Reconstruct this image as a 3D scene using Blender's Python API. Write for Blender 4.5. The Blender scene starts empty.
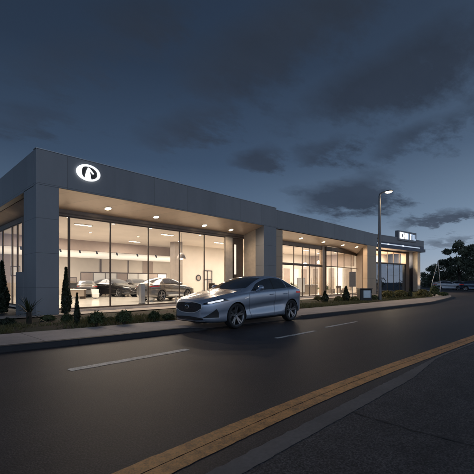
import bpy, bmesh, math, random
import numpy as np
from mathutils import Vector, Matrix
from mathutils.bvhtree import BVHTree
random.seed(7); rng = np.random.default_rng(7)
S = bpy.context.scene
C = S.collection
PI = math.pi
R = math.radians
# ------------------------------------------------------------------ camera geometry (used to survey ground points)
F_, HX, HY, H = 346.0, 237.0, 282.0, 1.35
FW = (.7193, .6947); RT = (.6947, -.7193)
def ray(px):
    k = (px - HX) / F_
    return FW[0] + k*RT[0], FW[1] + k*RT[1]
def gnd(px, py, z=0.0):
    D = F_*(H - z)/(py - HY); dx, dy = ray(px)
    return dx*D, dy*D
def onY(px, Y):
    dx, dy = ray(px); return Y*dx/dy
def at(px, D):
    dx, dy = ray(px); return dx*D, dy*D
# ------------------------------------------------------------------ node helpers
def new_mat(name):
    m = bpy.data.materials.new(name); m.use_nodes = True
    nt = m.node_tree
    return m, nt, nt.nodes.get('Principled BSDF'), nt.nodes.get('Material Output')
def noise(nt, scale, detail=5, rough=.55, coord='Object', vec=None, stretch=None):
    n = nt.nodes.new('ShaderNodeTexNoise'); n.inputs['Scale'].default_value = scale
    n.inputs['Detail'].default_value = detail; n.inputs['Roughness'].default_value = rough
    if vec is None:
        t = nt.nodes.new('ShaderNodeTexCoord'); vec = t.outputs[coord]
    if stretch:
        mp = nt.nodes.new('ShaderNodeMapping'); mp.inputs['Scale'].default_value = stretch
        nt.links.new(vec, mp.inputs['Vector']); vec = mp.outputs['Vector']
    nt.links.new(vec, n.inputs['Vector'])
    return n.outputs['Fac']
def ramp(nt, fac, stops, interp='LINEAR'):
    r = nt.nodes.new('ShaderNodeValToRGB'); r.color_ramp.interpolation = interp
    els = r.color_ramp.elements
    while len(els) < len(stops): els.new(0.5)
    for e, (p, c) in zip(els, stops):
        e.position = p; e.color = (*c, 1) if len(c) == 3 else c
    nt.links.new(fac, r.inputs['Fac'])
    return r.outputs['Color']
def mth(nt, op, a, b=None, clamp=False):
    n = nt.nodes.new('ShaderNodeMath'); n.operation = op; n.use_clamp = clamp
    for i, v in enumerate((a, b)):
        if v is None: continue
        if isinstance(v, (int, float)): n.inputs[i].default_value = v
        else: nt.links.new(v, n.inputs[i])
    return n.outputs[0]
def mixc(nt, fac, a, b, mode='MIX'):
    n = nt.nodes.new('ShaderNodeMix'); n.data_type = 'RGBA'; n.blend_type = mode
    for s, v in ((0, fac), (6, a), (7, b)):
        if isinstance(v, (int, float)): n.inputs[s].default_value = v
        elif isinstance(v, tuple): n.inputs[s].default_value = (*v, 1)
        else: nt.links.new(v, n.inputs[s])
    return n.outputs[2]
def bump(nt, p, h, strength=.3, dist=.01):
    b = nt.nodes.new('ShaderNodeBump'); b.inputs['Strength'].default_value = strength
    b.inputs['Distance'].default_value = dist
    nt.links.new(h, b.inputs['Height']); nt.links.new(b.outputs['Normal'], p.inputs['Normal'])
def mat(name, col, rough=.5, metal=0., var=.12, scale=3., emis=None, es=0., coat=0., bmp=0., bscale=60., spec=.5):
    m, nt, p, o = new_mat(name)
    f = noise(nt, scale)
    a = tuple(c*(1-var) for c in col); b = tuple(min(1, c*(1+var)) for c in col)
    nt.links.new(ramp(nt, f, [(.3, a), (.7, b)]), p.inputs['Base Color'])
    p.inputs['Roughness'].default_value = rough; p.inputs['Metallic'].default_value = metal
    p.inputs['Specular IOR Level'].default_value = spec
    if coat: p.inputs['Coat Weight'].default_value = coat; p.inputs['Coat Roughness'].default_value = .05
    if emis: p.inputs['Emission Color'].default_value = (*emis, 1); p.inputs['Emission Strength'].default_value = es
    if bmp: bump(nt, p, noise(nt, bscale, 3), bmp)
    return m
def glass(name, tint=(.97, .98, .97), refl=(.9, .95, 1.), lo=.05, hi=.7):
    m, nt, p, o = new_mat(name); nt.nodes.remove(p)
    t = nt.nodes.new('ShaderNodeBsdfTransparent'); t.inputs['Color'].default_value = (*tint, 1)
    g = nt.nodes.new('ShaderNodeBsdfGlossy'); g.inputs['Color'].default_value = (*refl, 1); g.inputs['Roughness'].default_value = .01
    lw = nt.nodes.new('ShaderNodeLayerWeight'); lw.inputs['Blend'].default_value = .5
    mr = nt.nodes.new('ShaderNodeMapRange'); nt.links.new(mth(nt, 'POWER', lw.outputs['Facing'], 3.5), mr.inputs['Value'])
    mr.inputs['To Min'].default_value = lo; mr.inputs['To Max'].default_value = hi
    mx = nt.nodes.new('ShaderNodeMixShader')
    nt.links.new(mr.outputs[0], mx.inputs[0]); nt.links.new(t.outputs[0], mx.inputs[1]); nt.links.new(g.outputs[0], mx.inputs[2])
    nt.links.new(mx.outputs[0], o.inputs['Surface'])
    return m
M = {}
# ---- asphalt
def asphalt(name, base, warm, rough=.55, cracks=True):
    m, nt, p, o = new_mat(name)
    tc = nt.nodes.new('ShaderNodeTexCoord').outputs['Object']
    big = noise(nt, .35, 4, .6, vec=tc, stretch=(.35, 1.6, 1)); mid = noise(nt, 3.2, 6, .7, vec=tc); fine = noise(nt, 230, 3, .75, vec=tc)
    spk = nt.nodes.new('ShaderNodeTexVoronoi'); spk.inputs['Scale'].default_value = 42; nt.links.new(tc, spk.inputs['Vector'])
    c = ramp(nt, big, [(.32, base), (.68, warm)])
    c = mixc(nt, .75, c, ramp(nt, mid, [(.3, (.5,)*3), (.72, (1.4,)*3)]), 'MULTIPLY')
    agg = noise(nt, 62, 2, .5, vec=tc)
    c = mixc(nt, .9, c, ramp(nt, agg, [(.36, (.42,)*3), (.5, (.95,)*3), (.64, (1.75,)*3)]), 'MULTIPLY')
    sy = nt.nodes.new('ShaderNodeSeparateXYZ'); nt.links.new(tc, sy.inputs[0])
    lane = mth(nt, 'SINE', mth(nt, 'ADD', mth(nt, 'MULTIPLY', mth(nt, 'ADD', sy.outputs['Y'], mth(nt, 'MULTIPLY', sy.outputs['X'], .03)), 3.4), mth(nt, 'MULTIPLY', big, 2.5)))
    c = mixc(nt, .35, c, ramp(nt, mth(nt, 'ADD', mth(nt, 'MULTIPLY', lane, .5), .5), [(.1, (.72,)*3), (.8, (1.12,)*3)]), 'MULTIPLY')
    c = mixc(nt, .8, c, ramp(nt, fine, [(.38, (.35,)*3), (.66, (1.7,)*3)]), 'MULTIPLY')
    c = mixc(nt, ramp(nt, spk.outputs['Distance'], [(.09, (.8,)*3), (.17, (0,)*3)]), c, tuple(min(1, v*2.6) for v in warm))
    if cracks:
        v = nt.nodes.new('ShaderNodeTexVoronoi'); v.feature = 'DISTANCE_TO_EDGE'; v.inputs['Scale'].default_value = .42
        mv = nt.nodes.new('ShaderNodeVectorMath'); mv.operation = 'ADD'
        nz = nt.nodes.new('ShaderNodeTexNoise'); nz.inputs['Scale'].default_value = 1.3; nz.inputs['Detail'].default_value = 6
        nt.links.new(tc, nz.inputs['Vector']); nt.links.new(tc, mv.inputs[0]); nt.links.new(nz.outputs['Color'], mv.inputs[1])
        nt.links.new(mv.outputs[0], v.inputs['Vector'])
        cr = ramp(nt, v.outputs['Distance'], [(.0, (1, 1, 1)), (.006, (0, 0, 0))])
        gate = ramp(nt, noise(nt, .5, 2, vec=tc), [(.52, (0, 0, 0)), (.6, (.6, .6, .6))])
        c = mixc(nt, mixc(nt, 1., cr, gate, 'MULTIPLY'), c, (.008, .008, .009))
    nt.links.new(c, p.inputs['Base Color'])
    rr = nt.nodes.new('ShaderNodeMapRange'); nt.links.new(mid, rr.inputs['Value'])
    rr.inputs['To Min'].default_value = rough-.03; rr.inputs['To Max'].default_value = rough+.07
    nt.links.new(rr.outputs[0], p.inputs['Roughness'])
    h = mth(nt, 'ADD', fine, mth(nt, 'MULTIPLY', agg, 1.2))
    p.inputs['Specular IOR Level'].default_value = .42
    bump(nt, p, h, .45, .003)
    return m
M['road'] = asphalt('road_asphalt', (.034, .0288, .0305), (.060, .049, .0495), .55, False)
M['apron'] = asphalt('apron_asphalt', (.066, .058, .058), (.098, .087, .085), .7, False)
M['lot'] = asphalt('lot_asphalt', (.05, .05, .052), (.08, .08, .08), .6)
def paint_line(name, col, wear=.5):
    m, nt, p, o = new_mat(name)
    tc = nt.nodes.new('ShaderNodeTexCoord').outputs['Object']
    a = noise(nt, 7, 8, .75, vec=tc); b = noise(nt, 60, 3, .7, vec=tc); l = noise(nt, 1.2, 4, vec=tc)
    f = mth(nt, 'ADD', mth(nt, 'MULTIPLY', a, .5), mth(nt, 'ADD', mth(nt, 'MULTIPLY', b, .3), mth(nt, 'MULTIPLY', l, .2)))
    w = ramp(nt, f, [(wear-.09, (.04, .038, .036)), (wear+.02, tuple(c*.6 for c in col)), (wear+.12, col)])
    nt.links.new(w, p.inputs['Base Color']); p.inputs['Roughness'].default_value = .55
    bump(nt, p, noise(nt, 170, 2, vec=tc), .3, .004)
    return m
M['white_line'] = paint_line('worn_white_paint', (.88, .83, .76), .445)
M['yellow_line'] = paint_line('worn_yellow_paint', (.92, .42, .13), .43)
def concrete(name, col, joint=None, rough=.75):
    m, nt, p, o = new_mat(name)
    tc = nt.nodes.new('ShaderNodeTexCoord').outputs['Object']
    a = noise(nt, .9, 6, .65, vec=tc); b = noise(nt, 25, 5, .7, vec=tc)
    c = ramp(nt, a, [(.3, tuple(v*.75 for v in col)), (.7, tuple(v*1.12 for v in col))])
    c = mixc(nt, .5, c, ramp(nt, b, [(.3, (.6,)*3), (.7, (1.15,)*3)]), 'MULTIPLY')
    if joint:
        sx = nt.nodes.new('ShaderNodeSeparateXYZ'); nt.links.new(tc, sx.inputs[0])
        md = mth(nt, 'MODULO', mth(nt, 'ADD', sx.outputs['X'], 300.), joint)
        c = mixc(nt, mth(nt, 'LESS_THAN', md, .022), c, tuple(v*.3 for v in col))
    nt.links.new(c, p.inputs['Base Color']); p.inputs['Roughness'].default_value = rough
    bump(nt, p, b, .25, .006)
    return m
M['sidewalk'] = concrete('sidewalk_concrete', (.50, .43, .40), 1.8)
M['kerb'] = concrete('shaded_kerb_concrete', (.026, .027, .032), 3.0)  # near-black tone puts the shade on the kerb face into the colour
M['gutter'] = concrete('gutter_concrete', (.22, .19, .17), None)
M['paving'] = concrete('forecourt_concrete', (.42, .36, .31), 1.5)
def soil():
    m, nt, p, o = new_mat('mulch_and_turf')
    tc = nt.nodes.new('ShaderNodeTexCoord').outputs['Object']
    a = noise(nt, .8, 5, .6, vec=tc); b = noise(nt, 30, 5, .75, vec=tc)
    c = ramp(nt, a, [(.36, (.07, .045, .03)), (.5, (.05, .042, .022)), (.62, (.035, .05, .018))])
    c = mixc(nt, .8, c, ramp(nt, b, [(.3, (.35,)*3), (.7, (1.5,)*3)]), 'MULTIPLY')
    nt.links.new(c, p.inputs['Base Color']); p.inputs['Roughness'].default_value = .95
    bump(nt, p, b, .8, .03)
    return m
M['soil'] = soil()
# ---- cladding panel with joints
def cladding(name, col, metal=.3, rough=.42, pitch=2.15, hpitch=None, off=.35, var=.06):
    m, nt, p, o = new_mat(name)
    g = nt.nodes.new('ShaderNodeNewGeometry').outputs['Position']
    sx = nt.nodes.new('ShaderNodeSeparateXYZ'); nt.links.new(g, sx.inputs[0])
    u = mth(nt, 'ADD', sx.outputs['X'], mth(nt, 'MULTIPLY', sx.outputs['Y'], 1.0))
    md = mth(nt, 'MODULO', mth(nt, 'ADD', u, 200+off), pitch)
    line = mth(nt, 'LESS_THAN', md, .014)
    if hpitch:
        mz = mth(nt, 'MODULO', mth(nt, 'ADD', sx.outputs['Z'], 10.25), hpitch)
        line = mth(nt, 'MAXIMUM', line, mth(nt, 'LESS_THAN', mz, .014))
    cell = nt.nodes.new('ShaderNodeTexWhiteNoise'); cell.noise_dimensions = '1D'
    nt.links.new(mth(nt, 'FLOOR', mth(nt, 'DIVIDE', mth(nt, 'ADD', u, 200+off), pitch)), cell.inputs['W'])
    c = ramp(nt, cell.outputs['Value'], [(0, tuple(v*(1-var) for v in col)), (1, tuple(v*(1+var) for v in col))])
    st = noise(nt, 1.2, 5, .6, vec=g, stretch=(1, 1, .25))
    c = mixc(nt, .35, c, ramp(nt, st, [(.3, (.72,)*3), (.7, (1.2,)*3)]), 'MULTIPLY')
    c = mixc(nt, line, c, tuple(v*.42 for v in col))
    nt.links.new(c, p.inputs['Base Color']); p.inputs['Metallic'].default_value = metal
    rr = nt.nodes.new('ShaderNodeMapRange'); nt.links.new(st, rr.inputs['Value'])
    rr.inputs['To Min'].default_value = rough-.08; rr.inputs['To Max'].default_value = rough+.12
    nt.links.new(rr.outputs[0], p.inputs['Roughness'])
    return m
M['clad'] = cladding('slate_grey_cladding', (.235, .245, .26), .25, .45, 2.15, 1.42)
M['soffit'] = cladding('bronze_soffit', (.62, .50, .405), .2, .38, 1.43, None, .2, .05)
M['bronze'] = cladding('bronze_panel', (.40, .29, .20), .6, .33, 3.1, 1.5, .9, .05)
M['tan'] = cladding('tan_panel', (.50, .37, .25), .2, .42, 3.3, 2.4, .9, .05)
M['beige'] = mat('beige_panel', (.62, .52, .40), .5)
M['darkwall'] = mat('brown_wall', (.15, .105, .075), .5)
M['frame'] = mat('bronze_window_frame', (.12, .092, .072), .38, .5)
M['plinth'] = concrete('pale_plinth', (.72, .64, .55), None)
M['cream'] = mat('cream_plaster', (.70, .635, .56), .7, var=.07, scale=.6)
M['ceil'] = mat('ceiling_plaster', (.66, .58, .50), .7, var=.08, scale=.5)
M['bulk'] = mat('taupe_bulkhead', (.38, .30, .25), .6, var=.06)
M['column'] = mat('taupe_column', (.30, .25, .205), .5, var=.1)
M['tile'] = mat('polished_showroom_tile', (.74, .70, .63), .16, var=.06, scale=.7)
M['roof'] = mat('roof_membrane', (.14, .145, .155), .8)
M['glass'] = glass('showroom_glass', (.97, .965, .95), (.75, .85, 1.), .06, .6)
M['dglass'] = glass('tinted_glass', (.40, .43, .48), (.72, .84, 1.), .34, .85)
M['black'] = mat('black_plastic', (.015, .015, .016), .45)
M['chrome'] = mat('chrome', (.75, .75, .76), .12, 1., var=.02)
M['satin'] = mat('satin_silver_trim', (.62, .63, .65), .38, .55)
M['steel'] = mat('brushed_steel', (.45, .45, .45), .32, .9)
M['white'] = mat('white_laminate', (.8, .78, .74), .4, var=.04)
M['pole'] = mat('painted_pole', (.16, .16, .165), .4, .4)
M['rubber'] = mat('tyre_rubber', (.018, .018, .019), .7, bmp=.2, bscale=40)
M['rim'] = mat('dark_alloy', (.26, .26, .27), .28, .85)
M['carglass'] = mat('car_window_glass', (.022, .025, .03), .03, 0, var=.3, scale=1.2, spec=1.)
M['seam'] = mat('panel_gap', (.008, .008, .01), .6)
M['redlamp'] = mat('red_lamp', (.25, .01, .012), .2, emis=(1, .05, .03), es=.15)
M['downlight'] = mat('downlight_glow', (.9, .85, .7), .5, emis=(1, .80, .52), es=16)
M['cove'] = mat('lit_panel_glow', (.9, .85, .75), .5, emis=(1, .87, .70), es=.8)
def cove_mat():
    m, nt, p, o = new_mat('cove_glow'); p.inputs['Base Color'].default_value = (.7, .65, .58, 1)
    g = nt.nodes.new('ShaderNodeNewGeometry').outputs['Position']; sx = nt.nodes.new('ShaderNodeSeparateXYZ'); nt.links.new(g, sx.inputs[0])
    t = mth(nt, 'DIVIDE', mth(nt, 'SUBTRACT', sx.outputs['Y'], 29.3), 8.7, True)  # soffit glows itself; bright centre and falloff of cove light put into emission
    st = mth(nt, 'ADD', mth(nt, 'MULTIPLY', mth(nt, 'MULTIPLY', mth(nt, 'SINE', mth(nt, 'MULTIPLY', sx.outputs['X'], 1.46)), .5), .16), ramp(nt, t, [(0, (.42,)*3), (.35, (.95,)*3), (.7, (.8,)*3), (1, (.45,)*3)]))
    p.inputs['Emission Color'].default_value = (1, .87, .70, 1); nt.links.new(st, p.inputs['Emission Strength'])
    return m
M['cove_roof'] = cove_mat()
M['bulb'] = mat('lamp_glow', (.9, .85, .7), .5, emis=(1, .78, .5), es=16)
M['sign_w'] = mat('sign_white_glow', (.9, .9, .92), .4, emis=(.92, .96, 1), es=1.25)
M['sign_b'] = mat('sign_dim_glow', (.6, .66, .75), .4, emis=(.55, .70, .92), es=.55)
M['led'] = mat('led_strip_glow', (.7, .75, .8), .4, emis=(.75, .86, 1), es=.5)
M['drl'] = mat('headlight_glow', (.9, .9, .9), .2, emis=(.95, .97, 1), es=.75)
def car_paint(name, col, metal=.55, rough=.26):
    m, nt, p, o = new_mat(name)
    tc = nt.nodes.new('ShaderNodeTexCoord').outputs['Object']
    fl = noise(nt, 900, 1, vec=tc)
    nt.links.new(ramp(nt, fl, [(.3, tuple(c*.98 for c in col)), (.7, tuple(c*1.02 for c in col))]), p.inputs['Base Color'])
    p.inputs['Metallic'].default_value = metal; p.inputs['Roughness'].default_value = rough
    p.inputs['Coat Weight'].default_value = 1.; p.inputs['Coat Roughness'].default_value = .04
    return m
M['paint'] = car_paint('blue_grey_car_paint', (.42, .485, .59), .6, .24)
M['paint_silver'] = car_paint('silver_car_paint', (.22, .205, .19), .7)
M['paint_dark'] = car_paint('charcoal_car_paint', (.035, .033, .032))
M['paint_taupe'] = car_paint('taupe_car_paint', (.12, .10, .085))
M['paint_white'] = car_paint('white_car_paint', (.55, .58, .62), .1)
M['paint_navy'] = car_paint('navy_car_paint', (.05, .09, .15))
def leaf(name, a, b, sc=1.5):
    m, nt, p, o = new_mat(name)
    f = noise(nt, sc, 4, .6)
    nt.links.new(ramp(nt, f, [(.35, a), (.65, b)]), p.inputs['Base Color'])
    p.inputs['Roughness'].default_value = .6
    tr = nt.nodes.new('ShaderNodeBsdfTranslucent'); tr.inputs['Color'].default_value = (*b, 1)
    mx = nt.nodes.new('ShaderNodeMixShader'); mx.inputs[0].default_value = .2
    nt.links.new(p.outputs[0], mx.inputs[1]); nt.links.new(tr.outputs[0], mx.inputs[2]); nt.links.new(mx.outputs[0], o.inputs['Surface'])
    return m
M['leaf_dark'] = leaf('cypress_foliage', (.012, .02, .010), (.035, .05, .022), 6)
M['leaf'] = leaf('shrub_foliage', (.035, .058, .022), (.095, .125, .045), 6)
M['leaf_y'] = leaf('yellow_green_foliage', (.09, .09, .03), (.19, .17, .06), 6)
M['leaf_tree'] = leaf('tree_foliage', (.085, .11, .075), (.19, .21, .14), .8)
M['bark'] = mat('bark', (.055, .042, .032), .9, bmp=.5, bscale=20)
M['grass'] = leaf('grass_blades', (.06, .07, .025), (.15, .14, .055), 2)
# ------------------------------------------------------------------ mesh builder
class MB:
    def __init__(s): s.v = []; s.f = []
    def add(s, vs, fs):
        n = len(s.v); s.v += [tuple(v) for v in vs]; s.f += [tuple(i+n for i in f) for f in fs]; return s
    def box(s, x0, x1, y0, y1, z0, z1):
        v = [(x, y, z) for z in (z0, z1) for y in (y0, y1) for x in (x0, x1)]
        return s.add(v, [(0, 2, 3, 1), (4, 5, 7, 6), (0, 1, 5, 4), (2, 6, 7, 3), (0, 4, 6, 2), (1, 3, 7, 5)])
    def bar(s, p, q, w, d, z0, z1):          # upright slab along plan segment p-q, thickness d, extended by w at both ends
        p = Vector(p); q = Vector(q); t = (q-p).normalized(); n = Vector((-t.y, t.x))*d/2; p = p-t*w; q = q+t*w
        c = [p-n, q-n, q+n, p+n]
        v = [(a.x, a.y, z) for z in (z0, z1) for a in c]
        return s.add(v, [(3, 2, 1, 0), (4, 5, 6, 7)] + [(i, (i+1) % 4, 4+(i+1) % 4, 4+i) for i in range(4)])
    def tube(s, pts, rad, n=10, cap=True):
        pts = [Vector(p) for p in pts]; rad = rad if isinstance(rad, (list, tuple)) else [rad]*len(pts)
        vs = []; fs = []
        for i, p in enumerate(pts):
            t = (pts[min(i+1, len(pts)-1)] - pts[max(i-1, 0)]).normalized()
            a = t.orthogonal().normalized() if abs(t.z) < .99 else Vector((1, 0, 0)); b = t.cross(a).normalized(); a = b.cross(t)
            vs += [p + (a*math.cos(2*PI*k/n) + b*math.sin(2*PI*k/n))*rad[i] for k in range(n)]
        for i in range(len(pts)-1):
            fs += [(i*n+k, i*n+(k+1) % n, (i+1)*n+(k+1) % n, (i+1)*n+k) for k in range(n)]
        if cap: fs += [tuple(range(n-1, -1, -1)), tuple(range((len(pts)-1)*n, len(pts)*n))]
        return s.add(vs, fs)
    def lathe(s, prof, c=(0, 0, 0), axis='Z', n=32):
        vs = []; fs = []; m = len(prof)
        for k in range(n):
            a = 2*PI*k/n
            for r, h in prof:
                x, y = r*math.cos(a), r*math.sin(a)
                p = (x, y, h) if axis == 'Z' else (x, h, y)
                vs.append((p[0]+c[0], p[1]+c[1], p[2]+c[2]))
        for k in range(n):
            for j in range(m-1):
                q = (k*m+j, ((k+1) % n)*m+j, ((k+1) % n)*m+j+1, k*m+j+1)
                fs.append(q)
        return s.add(vs, fs)
    def grid(s, pts, nu, nv):                 # pts row-major nu x nv
        return s.add(pts, [(i*nv+j, (i+1)*nv+j, (i+1)*nv+j+1, i*nv+j+1) for i in range(nu-1) for j in range(nv-1)])
    def prism(s, poly, y0, y1):               # polygon in XZ extruded along Y
        n = len(poly); v = [(x, y0, z) for x, z in poly] + [(x, y1, z) for x, z in poly]
        return s.add(v, [tuple(range(n)), tuple(range(2*n-1, n-1, -1))] + [(i, i+n, (i+1) % n+n, (i+1) % n) for i in range(n)])
    def build(s, name, m, parent=None, smooth=False, loc=None, bevel=0.):
        me = bpy.data.meshes.new(name)
        o = bpy.data.objects.new(name, me)
        off = Vector((0, 0, 0)); q = parent
        while q is not None: off += q.location; q = q.parent
        if loc is not None: off = off + Vector(loc)
        me.from_pydata([(v[0]-off.x, v[1]-off.y, v[2]-off.z) for v in s.v], [], s.f)
        if not smooth or True:
            bm = bmesh.new(); bm.from_mesh(me); bmesh.ops.recalc_face_normals(bm, faces=bm.faces)
            if smooth:
                for f in bm.faces: f.smooth = True
            bm.to_mesh(me); bm.free()
        if smooth: me.set_sharp_from_angle(angle=R(38))
        for mm in (m if isinstance(m, (list, tuple)) else [m]): me.materials.append(mm)
        C.objects.link(o)
        if parent is not None: o.parent = parent
        if loc is not None: o.location = loc
        if bevel:
            b = o.modifiers.new('bevel', 'BEVEL'); b.width = bevel; b.segments = 2; b.limit_method = 'ANGLE'
        return o
def tag(o, label=None, cat=None, group=None, kind=None):
    for k, v in (('label', label), ('category', cat), ('group', group), ('kind', kind)):
        if v: o[k] = v
    return o
def thing(name, label, cat, loc=(0, 0, 0), rz=0., group=None):
    o = bpy.data.objects.new(name, None); C.objects.link(o); o.location = loc; o.rotation_euler = (0, 0, rz); o.empty_display_size = .2
    return tag(o, label, cat, group)
def copy_tree(o, parent=None):
    c = o.copy(); C.objects.link(c)
    if parent is not None: c.parent = parent
    for ch in list(o.children): copy_tree(ch, c)
    return c
# ------------------------------------------------------------------ setting: ground, road, pavement, bed
def sheet(pts, z, name, m, zf=None):
    n = len(pts)//2
    mb = MB()
    vs = [(x, y, (zf(x, y) if zf else z)) for x, y in pts]
    a, b = vs[:n], vs[n:]
    mb.add(a+b, [(i, i+1, n+i+1, n+i) for i in range(n-1)])
    return mb.build(name, m)
def resample(pl, step=.6):
    out = []
    for (x0, y0), (x1, y1) in zip(pl[:-1], pl[1:]):
        k = max(1, int(math.hypot(x1-x0, y1-y0)/step))
        out += [(x0+(x1-x0)*i/k, y0+(y1-y0)*i/k) for i in range(k)]
    return out + [pl[-1]]
def interp_y(pl, x):
    for (x0, y0), (x1, y1) in zip(pl[:-1], pl[1:]):
        if x0 <= x <= x1: return y0+(y1-y0)*(x-x0)/(x1-x0)
    return pl[0][1] if x < pl[0][0] else pl[-1][1]
def smooth_pl(pl, xs):                         # Catmull-Rom-like smoothing through a moving average
    ys = np.array([interp_y(pl, x) for x in xs])
    for _ in range(3): ys[1:-1] = (ys[:-2]+2*ys[1:-1]+ys[2:])/4
    return list(zip(xs, ys))
XS = list(np.arange(-60, -2, 4.)) + list(np.arange(-2, 60.01, .5))
KERB = smooth_pl([(-60, 8.6), (-6, 8.15), (1.6, 7.85), (3.4, 7.6), (8, 7.3), (12, 7.0), (18, 6.5), (23.7, 6.12), (28.7, 6.55), (33, 7.0), (36, 7.6), (38.5, 8.6), (44, 10.6), (60, 15.4)], XS)
BACK = smooth_pl([(-60, 10.5), (-6, 10.1), (2, 9.8), (4.3, 9.5), (10, 9.2), (21.3, 8.75), (31.9, 8.35), (36, 9.1), (38, 9.9), (44, 12.0), (60, 16.8)], XS)
def kh(x):                                     # kerb height: dropped along the driveway crossing where the car stands
    def ss(a, b, v):
        t = min(1, max(0, (v-a)/(b-a))); return t*t*(3-2*t)
    return .115 - .103*(ss(5.75, 6.5, x) - ss(10.35, 11.05, x))
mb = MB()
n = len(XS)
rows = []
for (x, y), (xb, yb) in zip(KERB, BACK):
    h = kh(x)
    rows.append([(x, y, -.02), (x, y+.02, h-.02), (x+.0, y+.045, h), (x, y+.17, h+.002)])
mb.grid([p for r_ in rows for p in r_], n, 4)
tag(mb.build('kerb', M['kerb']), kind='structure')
mb = MB(); pts = []
for (x, y), (xb, yb) in zip(KERB, BACK):
    h = kh(x)
    for t in np.linspace(0, 1, 6):
        pts.append((x, y+.17+(yb-y-.17)*t, h+(.1-h)*min(1, t*1.2)**1.5 + .0025))
mb.grid(pts, n, 6)
tag(mb.build('sidewalk', M['sidewalk']), kind='structure')
def bed_z(x, y):
    yb = interp_y(BACK, x); t = max(0, (y-yb))
    z = .085 - .02*t + .05*math.sin(min(1, t/2.5)*PI)
    return max(z, -.14) if y < 16.2 else -.14
mb = MB(); pts = []
for (x, yb) in BACK:
    Y1 = 17.3 if x < 40 else 22
    for t in np.linspace(0, 1, 16): pts.append((x, yb+(Y1-yb)*t, bed_z(x, yb+(Y1-yb)*t) + (0 if t == 0 else rng.normal(0, .012))))
mb.grid(pts, n, 16)
tag(mb.build('planting_bed', M['soil'], smooth=True), kind='structure')
mb = MB(); pts = []
for x in np.arange(-8, 39.6, .7):
    for y in np.linspace(14.75, 17.37, 6): pts.append((x, y, bed_z(x, y)+.035))
mb.grid(pts, len(np.arange(-8, 39.6, .7)), 6)
tag(mb.build('forecourt', M['paving'], smooth=True), kind='structure')
mb = MB(); mb.add([(-500, -500, -.16), (900, -500, -.16), (900, 900, -.16), (-500, 900, -.16)], [(0, 1, 2, 3)])
tag(mb.build('ground', M['lot']), kind='structure')
mb = MB(); pts = []
RN = [(x, (y if x < 36 else y)) for x, y in KERB]
for (x, y) in KERB: pts += [(x, -14, 0), (x, y+.01, 0)]
mb.grid(pts, n, 2)
tag(mb.build('road', M['road']), kind='structure')
mb = MB(); mb.grid([(60, -60, 0), (60, 15.4, 0), (64, -60, -.004), (64, 60, -.004), (220, -60, -.004), (220, 60, -.004)], 3, 2)
tag(mb.build('car_park', M['lot']), kind='structure')
# markings
def mark(name, pts_px, m, z, lab, grp=None):
    mb = MB(); a = [(*gnd(x, y), z) for x, y in pts_px]
    mb.add(a, [tuple(range(len(a)))])
    return tag(mb.build(name, m), lab, 'road marking', grp)
def dash(x0, x1, y, w, lab):
    mb = MB(); k = 90
    pts = []
    for i in range(k+1):
        x = x0+(x1-x0)*i/k; j = .006*math.sin(i*.33)
        e_ = 1-.5*max(0, (abs(i-k/2)/(k/2)-.97)/.03)*rng.uniform()
        pts += [(x, y-w/2*e_+j+rng.normal(0, .003), .004), (x, y+w/2*e_+j+rng.normal(0, .003), .004)]
    mb.grid(pts, k+1, 2)
    tag(mb.build('lane_dash', M['white_line']), lab, 'road marking', 'white lane dashes')
dash(2.02, 4.3, 5.52, .18, 'longest nearest white lane dash on the road left of the car')
dash(6.6, 8.35, 5.08, .12, 'white lane dash on the road just right of the parked car')
dash(9.2, 11.3, 5.25, .12, 'short farther white lane dash nearest the dealership driveway side')
UP = [(117, 473.5), (180, 446), (260, 411), (300, 396), (350, 378), (400, 361), (440, 348), (474, 338)]
LO = [(178, 473), (220, 450), (260, 429.5), (300, 411), (350, 389), (400, 370), (440, 355.5), (474, 344.5)]
def gl(pl): return [gnd(*p) for p in pl]
def poly_fit(pl, xs, deg=3):
    a = np.array(gl(pl)); c = np.polyfit(a[:, 0], a[:, 1], deg); return lambda x: float(np.polyval(c, x))
fu, fl_ = poly_fit(UP, None, 2), poly_fit(LO, None, 2)
XY = list(np.arange(-3, 9.01, .25))
def yline(x, t):
    xc = min(max(x, .3), 6.2); sl = (fu(6.2)-fu(5.7))/.5 if x > 6.2 else ((fu(.8)-fu(.3))/.5 if x < .3 else 0)
    return fu(xc)+(x-xc)*sl + (fl_(min(max(x, .9), 6.0))-fu(min(max(x, .9), 6.0)))*t
mb = MB(); pts = []
XL = list(np.arange(-3, 8, .05)) + list(np.arange(8, 30.01, .25))
for x in XL: pts += [(x, yline(x, 0)+rng.normal(0, .0022), .004), (x, yline(x, .485)+rng.normal(0, .0015), .004)]
mb.grid(pts, len(XL), 2)
tag(mb.build('yellow_line', M['yellow_line']), 'worn yellow centre line, the one on the showroom side of the pair', 'road marking', 'double yellow line')
mb = MB(); pts = []
for x in XL: pts += [(x, yline(x, .515)+rng.normal(0, .0015), .004), (x, yline(x, 1.0)+rng.normal(0, .0022), .004)]
mb.grid(pts, len(XL), 2)
tag(mb.build('yellow_line', M['yellow_line']), 'worn yellow centre line, the one beside the grey concrete strip', 'road marking', 'double yellow line')
mb = MB(); pts = []; edge = []
for x in XL:
    y1 = min(1.84-.02*(x-1.8), yline(x, 1)-.05); w = .18*max(.25, min(1, (7.2-x)/2.0))
    edge.append(y1-w); pts += [(x, y1-w+rng.normal(0, .004), .008), (x, y1+rng.normal(0, .005), .008)]
mb.grid(pts, len(XL), 2)
tag(mb.build('concrete_gutter', M['gutter']), kind='structure')
mb = MB(); pts = []
for x, e in zip(XL, edge): pts += [(x, -12, .005), (x, e-1.2, .005), (x, e+.02, .005)]
mb.grid(pts, len(XL), 3)
tag(mb.build('near_pavement', M['apron']), kind='structure')
mb = MB(); pts = []
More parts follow.
